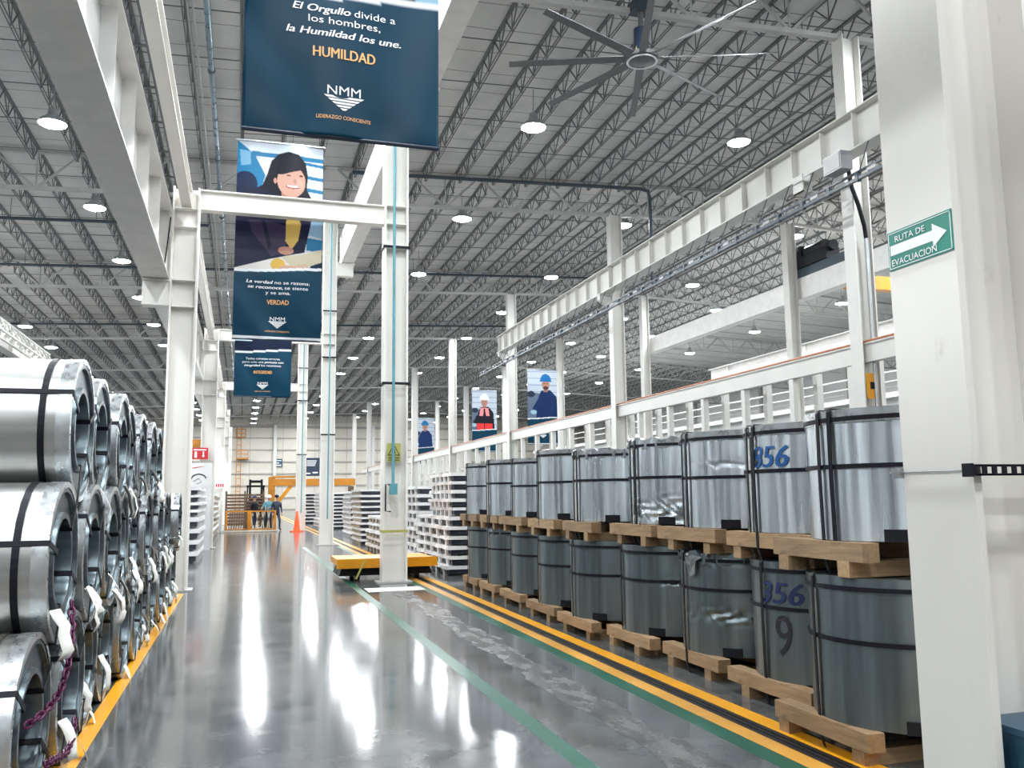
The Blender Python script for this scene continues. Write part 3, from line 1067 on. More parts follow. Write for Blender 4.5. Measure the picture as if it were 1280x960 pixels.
def paint_woman(R):
    P = lambda *pts: [zp(*p) for p in pts]
    R.poly(P((95, 30), (665, 30), (665, 900), (95, 900)), (206, 216, 228))
    R.poly(P((95, 30), (300, 190), (255, 340), (95, 420)), (32, 120, 165))
    R.poly(P((110, 90), (180, 100), (185, 190), (120, 200)), (120, 170, 200))
    R.poly(P((215, 130), (330, 200), (300, 290)), (225, 230, 238))
    for y0, y1, x0 in ((95, 125, 190), (140, 160, 540), (232, 255, 550), (318, 342, 550), (400, 430, 560), (660, 745, 560)):
        R.poly(P((x0, y0), (665, y0 + 12), (665, y1 + 12), (x0, y1)), (38, 118, 160))
    R.poly(P((560, 440), (665, 440), (665, 660), (560, 640)), (150, 185, 215))
    R.ell(*zp(150, 320), 0.14, 0.15, (14, 34, 70))
    R.rect(0, 0.22, zp(0, 330)[1], zp(0, 400)[1], (14, 30, 62))
    # hair, face, fringe
    hair = (14, 16, 30)
    R.poly(P((170, 375), (262, 320), (292, 240), (318, 150), (366, 98), (430, 78), (500, 95), (545, 150), (560, 230), (556, 330), (600, 415), (480, 440), (250, 430)), hair)
    R.poly(P((385, 330), (500, 340), (490, 440), (392, 440)), (176, 128, 112))
    R.ell(*zp(452, 282), 0.165, 0.195, (206, 160, 142), -0.12)
    R.ell(*zp(345, 285), 0.018, 0.035, (196, 148, 130))
    R.ell(*zp(500, 300), 0.06, 0.07, (216, 172, 154))
    R.poly(P((345, 240), (395, 238), (470, 212), (535, 195), (545, 150), (500, 95), (430, 80), (366, 98), (330, 160)), hair)
    R.ell(*zp(432, 242), 0.028, 0.010, (60, 36, 34))
    R.ell(*zp(515, 240), 0.024, 0.010, (60, 36, 34))
    R.ell(*zp(476, 282), 0.020, 0.030, (188, 138, 120))
    R.ell(*zp(462, 318), 0.085, 0.026, (168, 84, 84), 0.02)
    R.ell(*zp(462, 315), 0.072, 0.014, (246, 240, 236), 0.02)
    # jacket, shirt, table, hand
    R.poly(P((95, 392), (240, 335), (370, 390), (440, 440), (600, 405), (610, 430), (580, 600), (545, 770), (400, 800), (340, 860), (95, 905)), (18, 24, 52))
    R.poly(P((180, 560), (300, 560), (420, 590), (430, 700), (390, 780), (330, 800), (200, 640)), (58, 50, 76))
    R.poly(P((262, 560), (285, 560), (330, 720), (310, 760)), (24, 26, 50))
    R.poly(P((390, 420), (490, 425), (450, 520), (425, 520)), (196, 146, 126))
    R.poly(P((425, 520), (500, 520), (522, 570), (505, 680), (462, 745), (420, 690)), (206, 172, 92))
    R.ell(*zp(425, 755), 0.09, 0.05, (190, 140, 120))
    R.poly(P((95, 890), (330, 815), (430, 790), (665, 735), (665, 905), (95, 905)), (222, 218, 214))
    R.poly(P((400, 800), (560, 770), (665, 740), (665, 830), (480, 880)), (204, 196, 170))
    R.poly(P((590, 850), (665, 820), (665, 905), (560, 905)), (18, 34, 66))
    R.ell(*zp(375, 852), 0.085, 0.075, (220, 180, 84))
    R.ell(*zp(450, 885), 0.12, 0.055, (206, 164, 146), 0.1)
    for q in range(4):
        R.ell(*zp(505 + q * 20, 872 - q * 4), 0.06, 0.012, (210, 170, 150), 0.75)


def paint_worker(R, helmet, jacket, vest=None, side=0.0):
    R.rect(0, 1, 0, 0.66, (190, 200, 212))
    for k in range(7):
        R.rect(0, 1, 0.02 + 0.09 * k, 0.035 + 0.09 * k, (150, 166, 186))
    R.poly([(0, 0.3), (0.45, 0.32), (0.4, 0.66), (0, 0.66)], (96, 112, 134))
    R.ell(0.12, 0.33, 0.13, 0.10, (40, 48, 66))
    c = 0.5 + side
    R.poly([(c - 0.30, 0.42), (c - 0.16, 0.28), (c + 0.16, 0.27), (c + 0.36, 0.36), (c + 0.42, 0.66), (c - 0.34, 0.66)], jacket)
    R.poly([(c - 0.34, 0.44), (c - 0.16, 0.32), (c - 0.06, 0.44), (c - 0.40, 0.60), (c - 0.46, 0.52)], jacket)
    R.ell(c - 0.42, 0.57, 0.10, 0.07, (150, 190, 205))
    R.rect(c - 0.07, c + 0.07, 0.2, 0.3, (150, 108, 92))
    R.ell(c, 0.195, 0.135, 0.17, (178, 132, 114))
    R.ell(c - 0.05, 0.185, 0.03, 0.012, (40, 34, 36))
    R.ell(c + 0.05, 0.185, 0.03, 0.012, (40, 34, 36))
    R.ell(c, 0.222, 0.05, 0.012, (130, 74, 70))
    R.ell(c, 0.245, 0.10, 0.05, (70, 50, 46)) if side else None
    R.put((((R.s - c) / 0.19) ** 2 + ((R.t - 0.155) * BH / BW / 0.24) ** 2 <= 1) & (R.t < 0.155), helmet)
    R.rect(c - 0.21, c + 0.21, 0.150, 0.162, helmet)
    if vest:
        R.poly([(c - 0.16, 0.29), (c - 0.02, 0.29), (c - 0.06, 0.46), (c - 0.22, 0.46)], (240, 150, 150))
        R.poly([(c + 0.02, 0.29), (c + 0.16, 0.29), (c + 0.22, 0.46), (c + 0.08, 0.46)], (240, 150, 150))
        R.poly([(c - 0.36, 0.42), (c + 0.36, 0.42), (c + 0.3, 0.54), (c - 0.3, 0.54)], (26, 28, 42))
        R.rect(c - 0.32, c + 0.32, 0.54, 0.66, vest)
        R.rect(c - 0.02, c + 0.02, 0.54, 0.66, (60, 40, 44))


def logo(parent, fn, z=0.228, w=0.35):
    text_line([('NMM', False)], 0.29, 0.085, 0, z + 0.15, fn).build('logo_letters', 'white_ink', parent)
    m = MB()
    h = 0.142
    for i in range(5):
        a, b = 1 - i / 5.0, 1 - i / 5.0 - 0.135
        b = max(b, 0)
        x0, x1 = w / 2 * a, w / 2 * b
        m.add([fn(-x0, z + h * a), fn(x0, z + h * a), fn(x1, z + h * b), fn(-x1, z + h * b)], [(0, 1, 2, 3)])
    m.build('logo_triangle', 'white_ink', parent)


def banner(label, xc, y, z0, seed, painter, nx, nz, lines=None, word=None, small=False):
    t = thing('hanging_banner', label, 'banner', (xc, y, z0))
    R = Raster(nx, nz, lin((0.02, 0.17, 0.3)))
    painter(R)
    vs, fs = [], []
    for j in range(nz):
        z = BH * (1 - j / (nz - 1))
        for i in range(nx):
            x = BW * (i / (nx - 1) - 0.5)
            vs.append((x, -wrinkle(x, z, seed), z))
    for j in range(nz - 1):
        for i in range(nx - 1):
            fs.append((j * nx + i, (j + 1) * nx + i, (j + 1) * nx + i + 1, j * nx + i + 1))
    me = bpy.data.meshes.new('vinyl')
    me.from_pydata(vs, [], fs)
    at = me.color_attributes.new('print', 'FLOAT_COLOR', 'POINT')
    rgba = np.ones((nz * nx, 4), np.float32)
    rgba[:, :3] = R.c.reshape(-1, 3)
    at.data.foreach_set('color', rgba.ravel())
    me.polygons.foreach_set('use_smooth', [True] * len(fs))
    me.materials.append(M['banner'])
    o = obj('vinyl', me, t)
    sm = o.modifiers.new('thickness', 'SOLIDIFY')
    sm.thickness = 0.003
    sm.offset = 1 if False else -1
    fn = lambda x, z, e=0.0: (x, -wrinkle(x, z, seed) - 0.006 - e, z)
    if lines:
        for segs, width, z in lines:
            text_line(segs, width, 0.068, 0.0, z, fn).build('lettering', 'white_ink', t)
        text_line([(word, True)], 0.54 if len(word) > 6 else 0.42, 0.098, 0.0, 0.712, fn, slant=False).build('value_word', 'gold_ink', t)
        text_line([('LIDERAZGO CONSCIENTE', False)], 0.47, 0.034, 0.0, 0.152, fn).build('motto', 'gold_ink', t)
        logo(t, fn)
    else:
        logo(t, fn, 0.35, 0.4)
    MB().cyl((-BW / 2 - 0.03, 0, BH + 0.01), (BW / 2 + 0.03, 0, BH + 0.01), 0.022, 8).build('top_rod', 'pipe_grey', t)
    MB().cyl((-BW / 2, 0.01, 0.0), (BW / 2, 0.01, 0.0), 0.02, 8).build('bottom_rod', 'navy', t)
    m = MB()
    for sx in (-1, 1):
        m.cyl((sx * BW * 0.45, 0, BH), (sx * BW * 0.45, 0, z_roof(xc) - z0), 0.006, 5)
    m.build('hanging_cords', 'black', t)
    return t


def low(R):
    R.rect(0, 1, 0, 0.7, (150, 190, 215))
    R.poly([(0, 0), (1, 0), (1, 0.2), (0, 0.5)], (60, 140, 180))
    R.ell(0.5, 0.3, 0.25, 0.3, (40, 60, 90))
    R.poly([(0.1, 0.69), (0.3, 0.42), (0.7, 0.42), (0.9, 0.69)], (20, 34, 60))
    paint_lower(R, 0.682, False)


def woman(R):
    paint_woman(R)
    paint_lower(R)


def third(R):
    R.rect(0, 1, 0, 0.66, (18, 34, 66))
    R.rect(0, 0.25, 0.3, 0.56, (30, 110, 150))
    R.rect(0, 0.30, 0.56, 0.572, (200, 225, 235))
    R.rect(0, 1, 0.575, 0.66, (10, 26, 54))
    paint_lower(R, 0.655, False)


banner('Nearest blue banner over the aisle, reading HUMILDAD in gold', 0.757, 7.3, 4.70, 1.0, low, 60, 140,
       [([('El Orgullo', True), ('divide a', False)], 0.90, 1.13), ([('los hombres,', False)], 0.63, 1.03), ([('la Humildad los une.', True)], 1.0, 0.91)], 'HUMILDAD')
banner('Tall banner with a smiling dark-haired woman above the word VERDAD', 0.575, 17.5, 4.72, 2.3, woman, 150, 360,
       [([('La verdad', True), ('no se razona;', False)], 1.22, 1.13), ([('se reconoce,', True), ('se siente', False)], 1.16, 1.025), ([('y se ama.', False)], 0.48, 0.92)], 'VERDAD')
banner('Third blue banner over the aisle, reading INTEGRIDAD', 0.51, 27.6, 4.73, 3.1, third, 60, 140,
       [([('Todos cometen errores,', False)], 1.02, 1.15), ([('pero solo una', False), ('persona con', True)], 1.22, 1.045), ([('integridad', True), ('los reconoce.', False)], 1.1, 0.94)], 'INTEGRIDAD')


def w1(R):
    paint_worker(R, (25, 105, 170), (16, 44, 92), None, 0.12)
    paint_lower(R)


def w2(R):
    paint_worker(R, (228, 230, 232), (26, 28, 42), (226, 60, 60))
    paint_lower(R)


def w3(R):
    paint_worker(R, (30, 110, 165), (18, 48, 98))
    paint_lower(R)


banner('Banner of a worker in blue helmet and jacket, nearest of the three on the right', 15.35, 44.0, 4.34, 4.0, w1, 70, 160)
banner('Banner of a white-helmeted worker with folded arms and red vest', 15.1, 54.9, 4.53, 5.0, w2, 60, 140)
banner('Smallest, farthest banner of a standing worker in blue overalls', 15.4, 76.0, 4.57, 6.0, w3, 60, 140)

# ------------------------------------------------------------------ palletised coils on the right
CU, CV = {}, {}


def solve_cx(uleft, cy, r):
    """x of an upright coil at depth cy whose left silhouette lies on x/y = uleft"""
    al = math.atan(uleft)
    lo, hi = 2.5, 7.0
    for _ in range(60):
        c = (lo + hi) / 2
        if math.atan2(c, cy) - math.asin(r / math.hypot(c, cy)) < al:
            lo = c
        else:
            hi = c
    return lo


def upright_coil(name, label, cx, cy, z0, h, r, seed, mat, dents=(), group=None, rim=True, straps_at=(2.75, 3.5, 1.0, 5.2), mid=0.56, top=0.93, plain=False, face_ang=None):
    t = thing(name, label, 'steel coil', (cx, cy, z0), 0, group)
    rnd = random.Random(seed)
    n, nz = (180, 64) if dents else (72, 20)
    vs, fs = [], []
    for j in range(nz + 1):
        z = h * j / nz
        for i in range(n):
            a = 2 * PI * i / n
            rr = r + 0.003 * math.sin(3 * a + seed) + 0.0016 * math.sin(8 * a + 1.5 * z + seed) + 0.0007 * math.sin(17 * a + 2 * seed)
            for (da, dz, wa, wz, amp, fr) in dents:
                d = ((a - da + PI) % (2 * PI) - PI) / wa
                e = (z - dz) / wz
                g = math.exp(-d * d - e * e)
                rr += -amp * g * (0.3 + 0.9 * math.sin(fr * a + 2.2 * math.sin(23 * z + a * 7)) * math.cos(52 * z + 11 * a + math.sin(9 * a)))
            vs.append((rr * math.cos(a), rr * math.sin(a), z))
    for j in range(nz):
        for i in range(n):
            k = (i + 1) % n
            fs.append((j * n + i, j * n + k, (j + 1) * n + k, (j + 1) * n + i))
    m = MB().add(vs, fs)
    o = m.build('wrap', mat, t, True)
    MB().lathe([(r - 0.005, 0.0), (r - 0.005, 0.0), (0.26, 0.0), (0.26, h), (r - 0.004, h), (r - 0.004, h - 0.001)], 48).build('core_and_ends', 'face', t, True)
    if plain:
        return t
    if rim:
        p = []
        q = MB().lathe([(r + 0.004, h - 0.085), (r + 0.007, h - 0.083), (r + 0.007, h + 0.004), (r - 0.05, h + 0.006), (r - 0.05, h)], 64)
        if not isinstance(rim, bool):
            q.v = [(x * (1 + 0.012 * math.sin(23 * math.atan2(y, x) + seed) * rim), y * (1 + 0.012 * math.sin(31 * math.atan2(y, x)) * rim), z + 0.012 * rim * math.sin(17 * math.atan2(y, x) + 2)) for x, y, z in q.v]
        q.build('edge_protector', 'edge' if mat == 'coil_v' else mat, t, True)
    for zz in (top * h, mid * h):
        MB().lathe([(r + 0.006, zz - 0.014), (r + 0.013, zz - 0.014), (r + 0.013, zz + 0.014), (r + 0.006, zz + 0.014)], 64, closed=True).build('band', 'strap', t)
    # vertical straps over the rim, down past the pallet beam
    for a in straps_at:
        m = MB()
        ca, sa = math.cos(a), math.sin(a)
        R0 = r + 0.016
        pts = [(0.26, h + 0.012), (r + 0.004, h + 0.012), (R0, h - 0.01), (R0 + 0.004, h * 0.5), (R0, 0.0), (R0 - 0.002, -0.12), (R0 - 0.03, -0.215)]
        bow = rnd.uniform(-0.02, 0.02)
        prev = None
        for i in range(len(pts) - 1):
            (r1, za), (r2, zb) = pts[i], pts[i + 1]
            m.bar((r1 * ca, r1 * sa, za), (r2 * ca, r2 * sa, zb), 0.032, 0.006, (ca, sa, 0.001) if abs(za - zb) > 0.05 else (0, 0, 1))
        m.build('strap', 'strap', t)
    o = MB().box(-0.01, 0.012, -0.085, 0.085, 0, 0.075).build('edge_pad', 'black', t)
    o.location = ((r + 0.004) * math.cos(face_ang or 3.75), (r + 0.004) * math.sin(face_ang or 3.75), 0.0)
    o.rotation_euler = (0, 0, (face_ang or 3.75))
    return t


def pallet(label, cx, cy, z0, hz, rnd, group, ln=1.16, rz=0.0, dx=0.0):
    """beams along the row on cross runners"""
    t = thing('timber_pallet', label, 'pallet', (cx, cy, z0), rz, group)
    rh = hz * 0.45
    for x in (-0.20, 0.32) if True else ():
        pass
    for y in (-ln * 0.33, ln * 0.33):
        m = MB().box(-0.055, 0.055, -0.57, 0.57, 0, rh)
        o = m.build('runner', 'wood', t)
        o.rotation_euler = (0, 0, PI / 2)
        o.location = (rnd.uniform(-0.02, 0.02), y + rnd.uniform(-0.06, 0.06), 0)
    for x in (-0.52, 0.0, 0.5):
        l2 = ln / 2 + rnd.uniform(-0.03, 0.05)
        o = MB().box(-0.06, 0.06, -l2, l2, rh, hz - 0.002).build('beam', 'wood', t)
        o.location = (x + rnd.uniform(-0.02, 0.02), rnd.uniform(-0.04, 0.04), 0)
        o.rotation_euler = (0, 0, rnd.uniform(-0.03, 0.03))
    return t


# u = x/y of the left silhouettes read from the photograph, far to near
UL = [0.254, 0.2778, 0.307, 0.3403, 0.3813, 0.4482, 0.5287, 0.6299, 0.7134]
UU = [0.2524, 0.2772, 0.308, 0.3411, 0.3873, 0.4615, 0.5359, 0.6284, 0.7235]
YL = [15.2, 13.9, 12.5, 11.1, 9.75, 8.5, 7.25, 6.0, 4.78]
YU = [15.2, 13.85, 12.45, 11.05, 9.75, 8.45, 7.2, 5.98, 4.78]
PDY = [0.0, 0.05, 0.1, 0.0, -0.02, 0.02, 0.05, -0.05, 0.14]
TOPZ = [2.20, 2.20, 2.16, 2.22, 2.14, 2.17, 2.16, 2.14, 2.17]
names9 = ['ninth', 'eighth', 'seventh', 'sixth', 'fifth', 'fourth', 'third', 'second', 'nearest']
r0 = 0.605
extra_u = ['', '', '', '', ' with twin straps at its side', ' crumpled at the foot', ' with a creased belt line', ' marked 856 in blue', ' beside the white column']
extra_l = ['', ' with a torn rim', '', ' with a loose tail', '', ' with a bright scuff', ' with dented wrap and torn rim', ' marked 356 and 9', ' at the column foot']
UPC, LOWC = [], []
for i in range(9):
    rnd = random.Random(50 + i)
    cxl, cxu = solve_cx(UL[i], YL[i], r0), solve_cx(UU[i], YU[i], r0)
    pallet('%s floor pallet of rough timber from the foreground column, under a lower coil' % names9[i].capitalize(), cxl - 0.05, YL[i] + PDY[i], 0.0, 0.2, rnd, 'floor pallets of the coil row', 1.0)
    dl = []
    if i == 6:
        dl = [(3.9, 0.34, 0.75, 0.055, 0.022, 30), (3.5, 0.86, 0.6, 0.07, 0.03, 21)]
    if i == 5:
        dl = [(4.2, 0.52, 0.4, 0.03, 0.014, 30)]
    if i == 1:
        dl = [(3.7, 0.85, 0.7, 0.06, 0.02, 22)]
    st = [3.02 + 0.12 * math.sin(i * 2.1), 5.0, 1.2]
    LOWC.append(upright_coil('upright_coil', '%s coil from the column in the lower row%s' % (names9[i].capitalize(), extra_l[i]), cxl, YL[i], 0.2, 0.875, r0, 3 + i, 'coil_shade', dl,
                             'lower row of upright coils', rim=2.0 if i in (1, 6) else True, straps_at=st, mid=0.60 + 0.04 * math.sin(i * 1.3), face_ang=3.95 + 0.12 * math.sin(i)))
    pallet('%s raised timber pallet from the foreground column, on top of the lower coils' % names9[i].capitalize(), (cxl + cxu) / 2 - 0.05, YU[i] + PDY[i], 1.083, 0.215, rnd, 'raised pallets of the coil row', 1.0 if i != 7 else 1.1)
    topz = 1.6 + (TOPZ[i] - 1.6) * (cxu - r0) / 3.95
    du = []
    if i == 5:
        du = [(4.0, 0.12, 0.8, 0.12, 0.026, 26)]
    if i == 6:
        du = [(4.0, 0.57, 0.9, 0.03, 0.012, 12)]
    if i == 4:
        du = [(4.0, 0.80, 0.9, 0.05, 0.012, 26)]
    st = [2.98 + 0.1 * math.sin(i * 1.7), 3.16 + 0.1 * math.sin(i * 1.7), 4.9, 1.2]
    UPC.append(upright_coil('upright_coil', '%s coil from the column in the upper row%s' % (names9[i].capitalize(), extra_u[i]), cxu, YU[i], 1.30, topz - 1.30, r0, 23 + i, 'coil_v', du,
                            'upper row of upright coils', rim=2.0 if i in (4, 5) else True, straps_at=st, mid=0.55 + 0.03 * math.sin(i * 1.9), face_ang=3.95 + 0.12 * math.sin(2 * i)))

# marks painted on the wraps


def on_coil(r, a0):
    # x runs to the viewer's right round the front of the coil
    return lambda x, z, e=0.0: ((r + 0.008 + e) * math.cos(a0 + x / r), (r + 0.008 + e) * math.sin(a0 + x / r), z)


text_line([('856', True)], 0.36, 0.17, 0, 0.50, on_coil(r0, 3.36)).build('painted_number', 'blue_ink', UPC[7])
text_line([('356', True)], 0.40, 0.165, 0, 0.57, on_coil(r0, 3.42)).build('painted_number', 'navy_ink', LOWC[7])
text_line([('9', False)], 0.15, 0.31, 0, 0.19, on_coil(r0, 3.46)).build('painted_number', 'black_ink', LOWC[7])
# torn foil flap on the dented lower coil
f = MB()
fn = on_coil(r0 + 0.02, 3.35)
pts = [(-0.14, 0.83), (-0.02, 0.86), (0.10, 0.84), (0.02, 0.80), (0.01, 0.69), (-0.06, 0.66)]
f.add([fn(*p) for p in pts], [(0, 1, 3), (1, 2, 3), (0, 3, 4), (0, 4, 5)])
f.build('torn_foil', 'edge', LOWC[6])
# second row behind
for i in range(8):
    y = 5.4 + 1.3 * i
    for z, hh, mt in ((0.2, 0.875, 'coil_shade'), (1.30, 0.84, 'coil_v')):
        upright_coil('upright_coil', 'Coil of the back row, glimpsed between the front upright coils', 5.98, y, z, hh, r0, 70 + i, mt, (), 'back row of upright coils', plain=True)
        pallet('Timber pallet of the back row, glimpsed between the front upright coils', 5.98, y, 0.0 if z < 1 else 1.083, 0.2 if z < 1 else 0.215, random.Random(i), 'back row of pallets')


# ------------------------------------------------------------------ coils lying on the left
def lying_coil(label, yc, zc, r, xf, L, seed, group, bore=0.25, strap=True, paper=0):
    t = thing('lying_coil', label, 'steel coil', (xf, yc, zc - r), 0, group)
    c = (0, 0, r)
    rnd = random.Random(seed)
    MB().lathe([(r - 0.012, 0.0), (r, -0.012), (r, -0.09), (r - 0.001, -L * 0.5), (r, -L + 0.012), (r - 0.012, -L)], 56, 0, False, c).build('wrap', 'coil_h', t, True)
    MB().lathe([(r - 0.012, 0.0), (r - 0.055, 0.002), (r - 0.06, -0.018), (bore + 0.035, -0.022), (bore + 0.03, 0.0), (bore, 0.0), (bore - 0.004, -0.02), (bore - 0.004, -L + 0.02), (bore, -L), (r - 0.012, -L)], 56, 0, False, c).build('face', 'face', t, True)
    MB().lathe([(r + 0.001, -0.075), (r + 0.004, -0.075), (r + 0.004, 0.004), (r - 0.03, 0.006), (r - 0.03, 0.003)], 56, 0, False, c).build('edge_protector', 'edge', t, True)
    for x in (-0.15, -L + 0.2):
        MB().lathe([(r + 0.001, x - 0.018), (r + 0.006, x - 0.018), (r + 0.006, x + 0.018), (r + 0.001, x + 0.018)], 56, 0, True, c).build('band', 'strap_b' if seed % 3 == 0 else 'strap', t)
    for a in [rnd.uniform(2.5, 2.9), rnd.uniform(4.0, 4.6), rnd.uniform(0.3, 1.0), rnd.uniform(5.4, 6.0)]:
        # strap through the bore: along the side, down the face, along the bore
        ca, sa = math.cos(a), math.sin(a)
        m = MB()
        pts = [(-L, r + 0.005), (0.008, r + 0.005), (0.010, bore - 0.008), (-L, bore - 0.008)]
        for i in range(3):
            (x0, q0), (x1, q1) = pts[i], pts[i + 1]
            m.bar((x0, q0 * ca, r + q0 * sa), (x1, q1 * ca, r + q1 * sa), 0.03, 0.005, (0, ca, sa) if i != 1 else (1, 0, 0))
        m.build('strap', 'strap', t)
    for k in range(paper):
        a = rnd.uniform(3.3, 5.6)
        y0, z0 = (bore + 0.10) * math.cos(a), r + (bore + 0.10) * math.sin(a)
        h, wd = rnd.uniform(0.18, 0.32), rnd.uniform(0.06, 0.1)
        yaw = rnd.uniform(-0.5, 0.6)
        tilt = rnd.uniform(-0.3, 0.3)
        m = MB()
        n = 6
        vs = []
        for i in range(n + 1):
            q = i / n
            out = 0.015 + 0.07 * math.sin(q * 2.2) * rnd.uniform(0.8, 1.2)
            for sgn in (-1, 1):
                vs.append((out + sgn * wd / 2 * math.sin(yaw), y0 + sgn * wd / 2 * math.cos(yaw) + tilt * h * q, z0 - h * q))
        fs = [(2 * i, 2 * i + 1, 2 * i + 3, 2 * i + 2) for i in range(n)]
        m.add(vs, fs)
        o = m.build('paper_tag', 'paper', t, True)
        so = o.modifiers.new('thickness', 'SOLIDIFY')
        so.thickness = 0.002
    return t


rnd = random.Random(11)
DP = 0.945
nn = ['Nearest', 'Second', 'Third', 'Fourth', 'Fifth', 'Sixth', 'Seventh', 'Eighth', 'Ninth', 'Tenth', 'Eleventh', 'Twelfth']
for k in range(12):
    lying_coil('%s lying coil of the bottom tier on the left, resting on the floor' % nn[k], 5.15 + DP * k, 0.462, 0.462, -1.0 + (rnd.uniform(-0.05, 0.03) if k else 0.0), rnd.uniform(1.0, 1.25), 3 + k, 'bottom tier of lying coils', 0.25 + rnd.uniform(-0.02, 0.03), paper=0 if k == 0 else rnd.choice((1, 2, 2, 3)))
for k in range(11):
    lying_coil('%s lying coil of the middle tier on the left' % nn[k], 5.15 + DP * (k + 0.5), 0.462 + 0.795, 0.455, -0.99 + (rnd.uniform(-0.06, 0.04) if k else 0.015), rnd.uniform(1.0, 1.25), 20 + k, 'middle tier of lying coils', 0.25 + rnd.uniform(-0.02, 0.03), paper=rnd.choice((1, 2, 2, 3)) if k else 1)
topy = [6.07, 7.02, 7.97, 8.92, 9.87, 10.82, 11.77]
for k, y in enumerate(topy):
    lying_coil('%s lying coil of the top tier on the left' % nn[k], y + 0.05, 0.462 + 0.795 * 2, 0.45, -0.99 + (rnd.uniform(-0.06, 0.03) if k else 0.0), rnd.uniform(1.0, 1.25), 40 + k, 'top tier of lying coils', 0.25 + rnd.uniform(-0.02, 0.03), paper=1 if k else 0)

# purple chain looped between the nearest coils
t = thing('chain', 'Dark purple chain hanging from the nearest lying coils', 'chain', (-0.94, 5.5, 0.12))
path = [(0.0, 0.25, 0.88), (0.02, 0.19, 0.76), (0.03, 0.12, 0.66), (0.03, 0.05, 0.56), (0.02, -0.03, 0.47), (0.0, -0.12, 0.41), (-0.04, -0.25, 0.37), (-0.10, -0.33, 0.33)]
path2 = [(0.02, 0.42, 0.18), (0.03, 0.30, 0.10), (0.03, 0.15, 0.07), (0.02, 0.0, 0.09), (0.02, -0.15, 0.12), (0.0, -0.3, 0.13)]
lm = MB()
ring = []
for i in range(12):
    a = 2 * PI * i / 12
    ring.append((0.017 * math.cos(a), 0, 0.030 * math.sin(a)))
for i in range(12):
    lm.cyl(ring[i], ring[(i + 1) % 12], 0.007, 6)
lmesh = lm.mesh('link', 'chain', True)
for pa in (path, path2):
    tw = 0
    for i in range(len(pa) - 1):
        a, b2 = Vector(pa[i]), Vector(pa[i + 1])
        n = max(1, round((b2 - a).length / 0.042))
        for j in range(n):
            p = a.lerp(b2, j / n)
            o = obj('link', lmesh, t)
            o.location = p
            q = (b2 - a).to_track_quat('Z', 'X')
            o.rotation_mode = 'QUATERNION'
            from mathutils import Quaternion
            o.rotation_quaternion = q @ Quaternion((0, 0, 1), (PI / 2) * (tw % 2) + 0.5)
            tw += 1


# ------------------------------------------------------------------ packs of wrapped sheet, stacked
def pack_meshes(L, W, hs, hr, seed):
    """L along y, W along x: slab above runners that run across"""
    rnd = random.Random(seed)
    n = 10
    vs, fs = [], []
    for j in range(n + 1):
        y = L * j / n
        for (x, z) in ((0, hr), (W, hr), (W, hr + hs), (0, hr + hs)):
            vs.append((x + (rnd.uniform(-0.012, 0.012)), y, z + rnd.uniform(-0.008, 0.008)))
    for j in range(n):
        for k in range(4):
            fs.append((4 * j + k, 4 * j + (k + 1) % 4, 4 * j + 4 + (k + 1) % 4, 4 * j + 4 + k))
    fs += [(3, 2, 1, 0), (4 * n, 4 * n + 1, 4 * n + 2, 4 * n + 3)]
    return MB().add(vs, fs).mesh('wrapped_sheets', 'wrap')


_pk = {}


def pack(label, x, y, z, L, W, hs, hr, seed, group, mat='wrap', nrun=5):
    t = thing('sheet_pack', label, 'sheet pack', (x, y, z), 0, group)
    key = (L, W, hs, hr, seed % 3)
    if key not in _pk:
        rm = MB().box(0.0, W, -0.04, 0.04, 0, hr).mesh('runner', 'cream' if mat == 'cream' else 'wrap')
        um = MB().box(0.06, W - 0.06, 0.04, L - 0.04, hr * 0.3, hr + 0.002).mesh('gap_shade', 'darkgap')  # dark filler box painting the shade in the gap under the slab
        _pk[key] = (pack_meshes(L, W, hs, hr, seed), rm, um)
    a, rm, um = _pk[key]
    obj('wrapped_sheets', a, t)
    obj('gap_shade', um, t)
    for i in range(nrun):
        obj('runner', rm, t).location = (0, 0.32 + (L - 0.64) * i / (nrun - 1), 0)
    return t


def pack_stack(where, group, x, y, L, W, n, hs=0.10, hr=0.095, z0=0.0, jit=0.05, seed=0, mat='wrap', nrun=5):
    rnd = random.Random(seed)
    z = z0
    for i in range(n):
        pack('%s sheet pack up the stack %s' % ('Lowest' if i == 0 else nn[i], where), x + rnd.uniform(-jit, jit), y + rnd.uniform(-jit, jit), z, L, W, hs, hr, seed + i, group, mat, nrun)
        z += hs + hr
    return z


pack_stack('right behind the last upright coils', 'packs behind the upright coils', 4.06, 17.6, 3.6, 1.6, 6, 0.0740, 0.1260, 0, 0.04, 1)
pack_stack('set upon those behind the last upright coils', 'upper packs behind the upright coils', 4.15, 17.75, 2.3, 1.5, 5, 0.0666, 0.1134, 1.205, 0.03, 2)
pack_stack('farther behind the upright coils', 'packs farther behind the upright coils', 4.25, 22.0, 3.0, 1.8, 9, 0.0777, 0.1323, 0, 0.05, 3)
pack_stack('low beside the warning sign column', 'low packs by the column', 3.82, 24.8, 3.4, 1.6, 5, 0.0777, 0.1323, 0, 0.06, 4, 'cream')
pack_stack('tall beside the third centre column', 'tall packs by the column', 3.9, 30.4, 2.6, 2.2, 10, 0.0703, 0.1197, 0, 0.03, 5, 'cream')
pack_stack('tall and wide behind the warning sign column', 'wide packs behind the column', 6.3, 30.6, 2.6, 2.6, 10, 0.0722, 0.1229, 0, 0.03, 6)
pack_stack('between the third and fourth centre columns', 'packs between the columns', 4.3, 36.5, 3.0, 2.4, 9, 0.0777, 0.1323, 0, 0.04, 7)
pack_stack('beside the fourth centre column', 'packs by the fourth column', 3.9, 47.0, 3.4, 2.2, 10, 0.0703, 0.1197, 0, 0.06, 8)
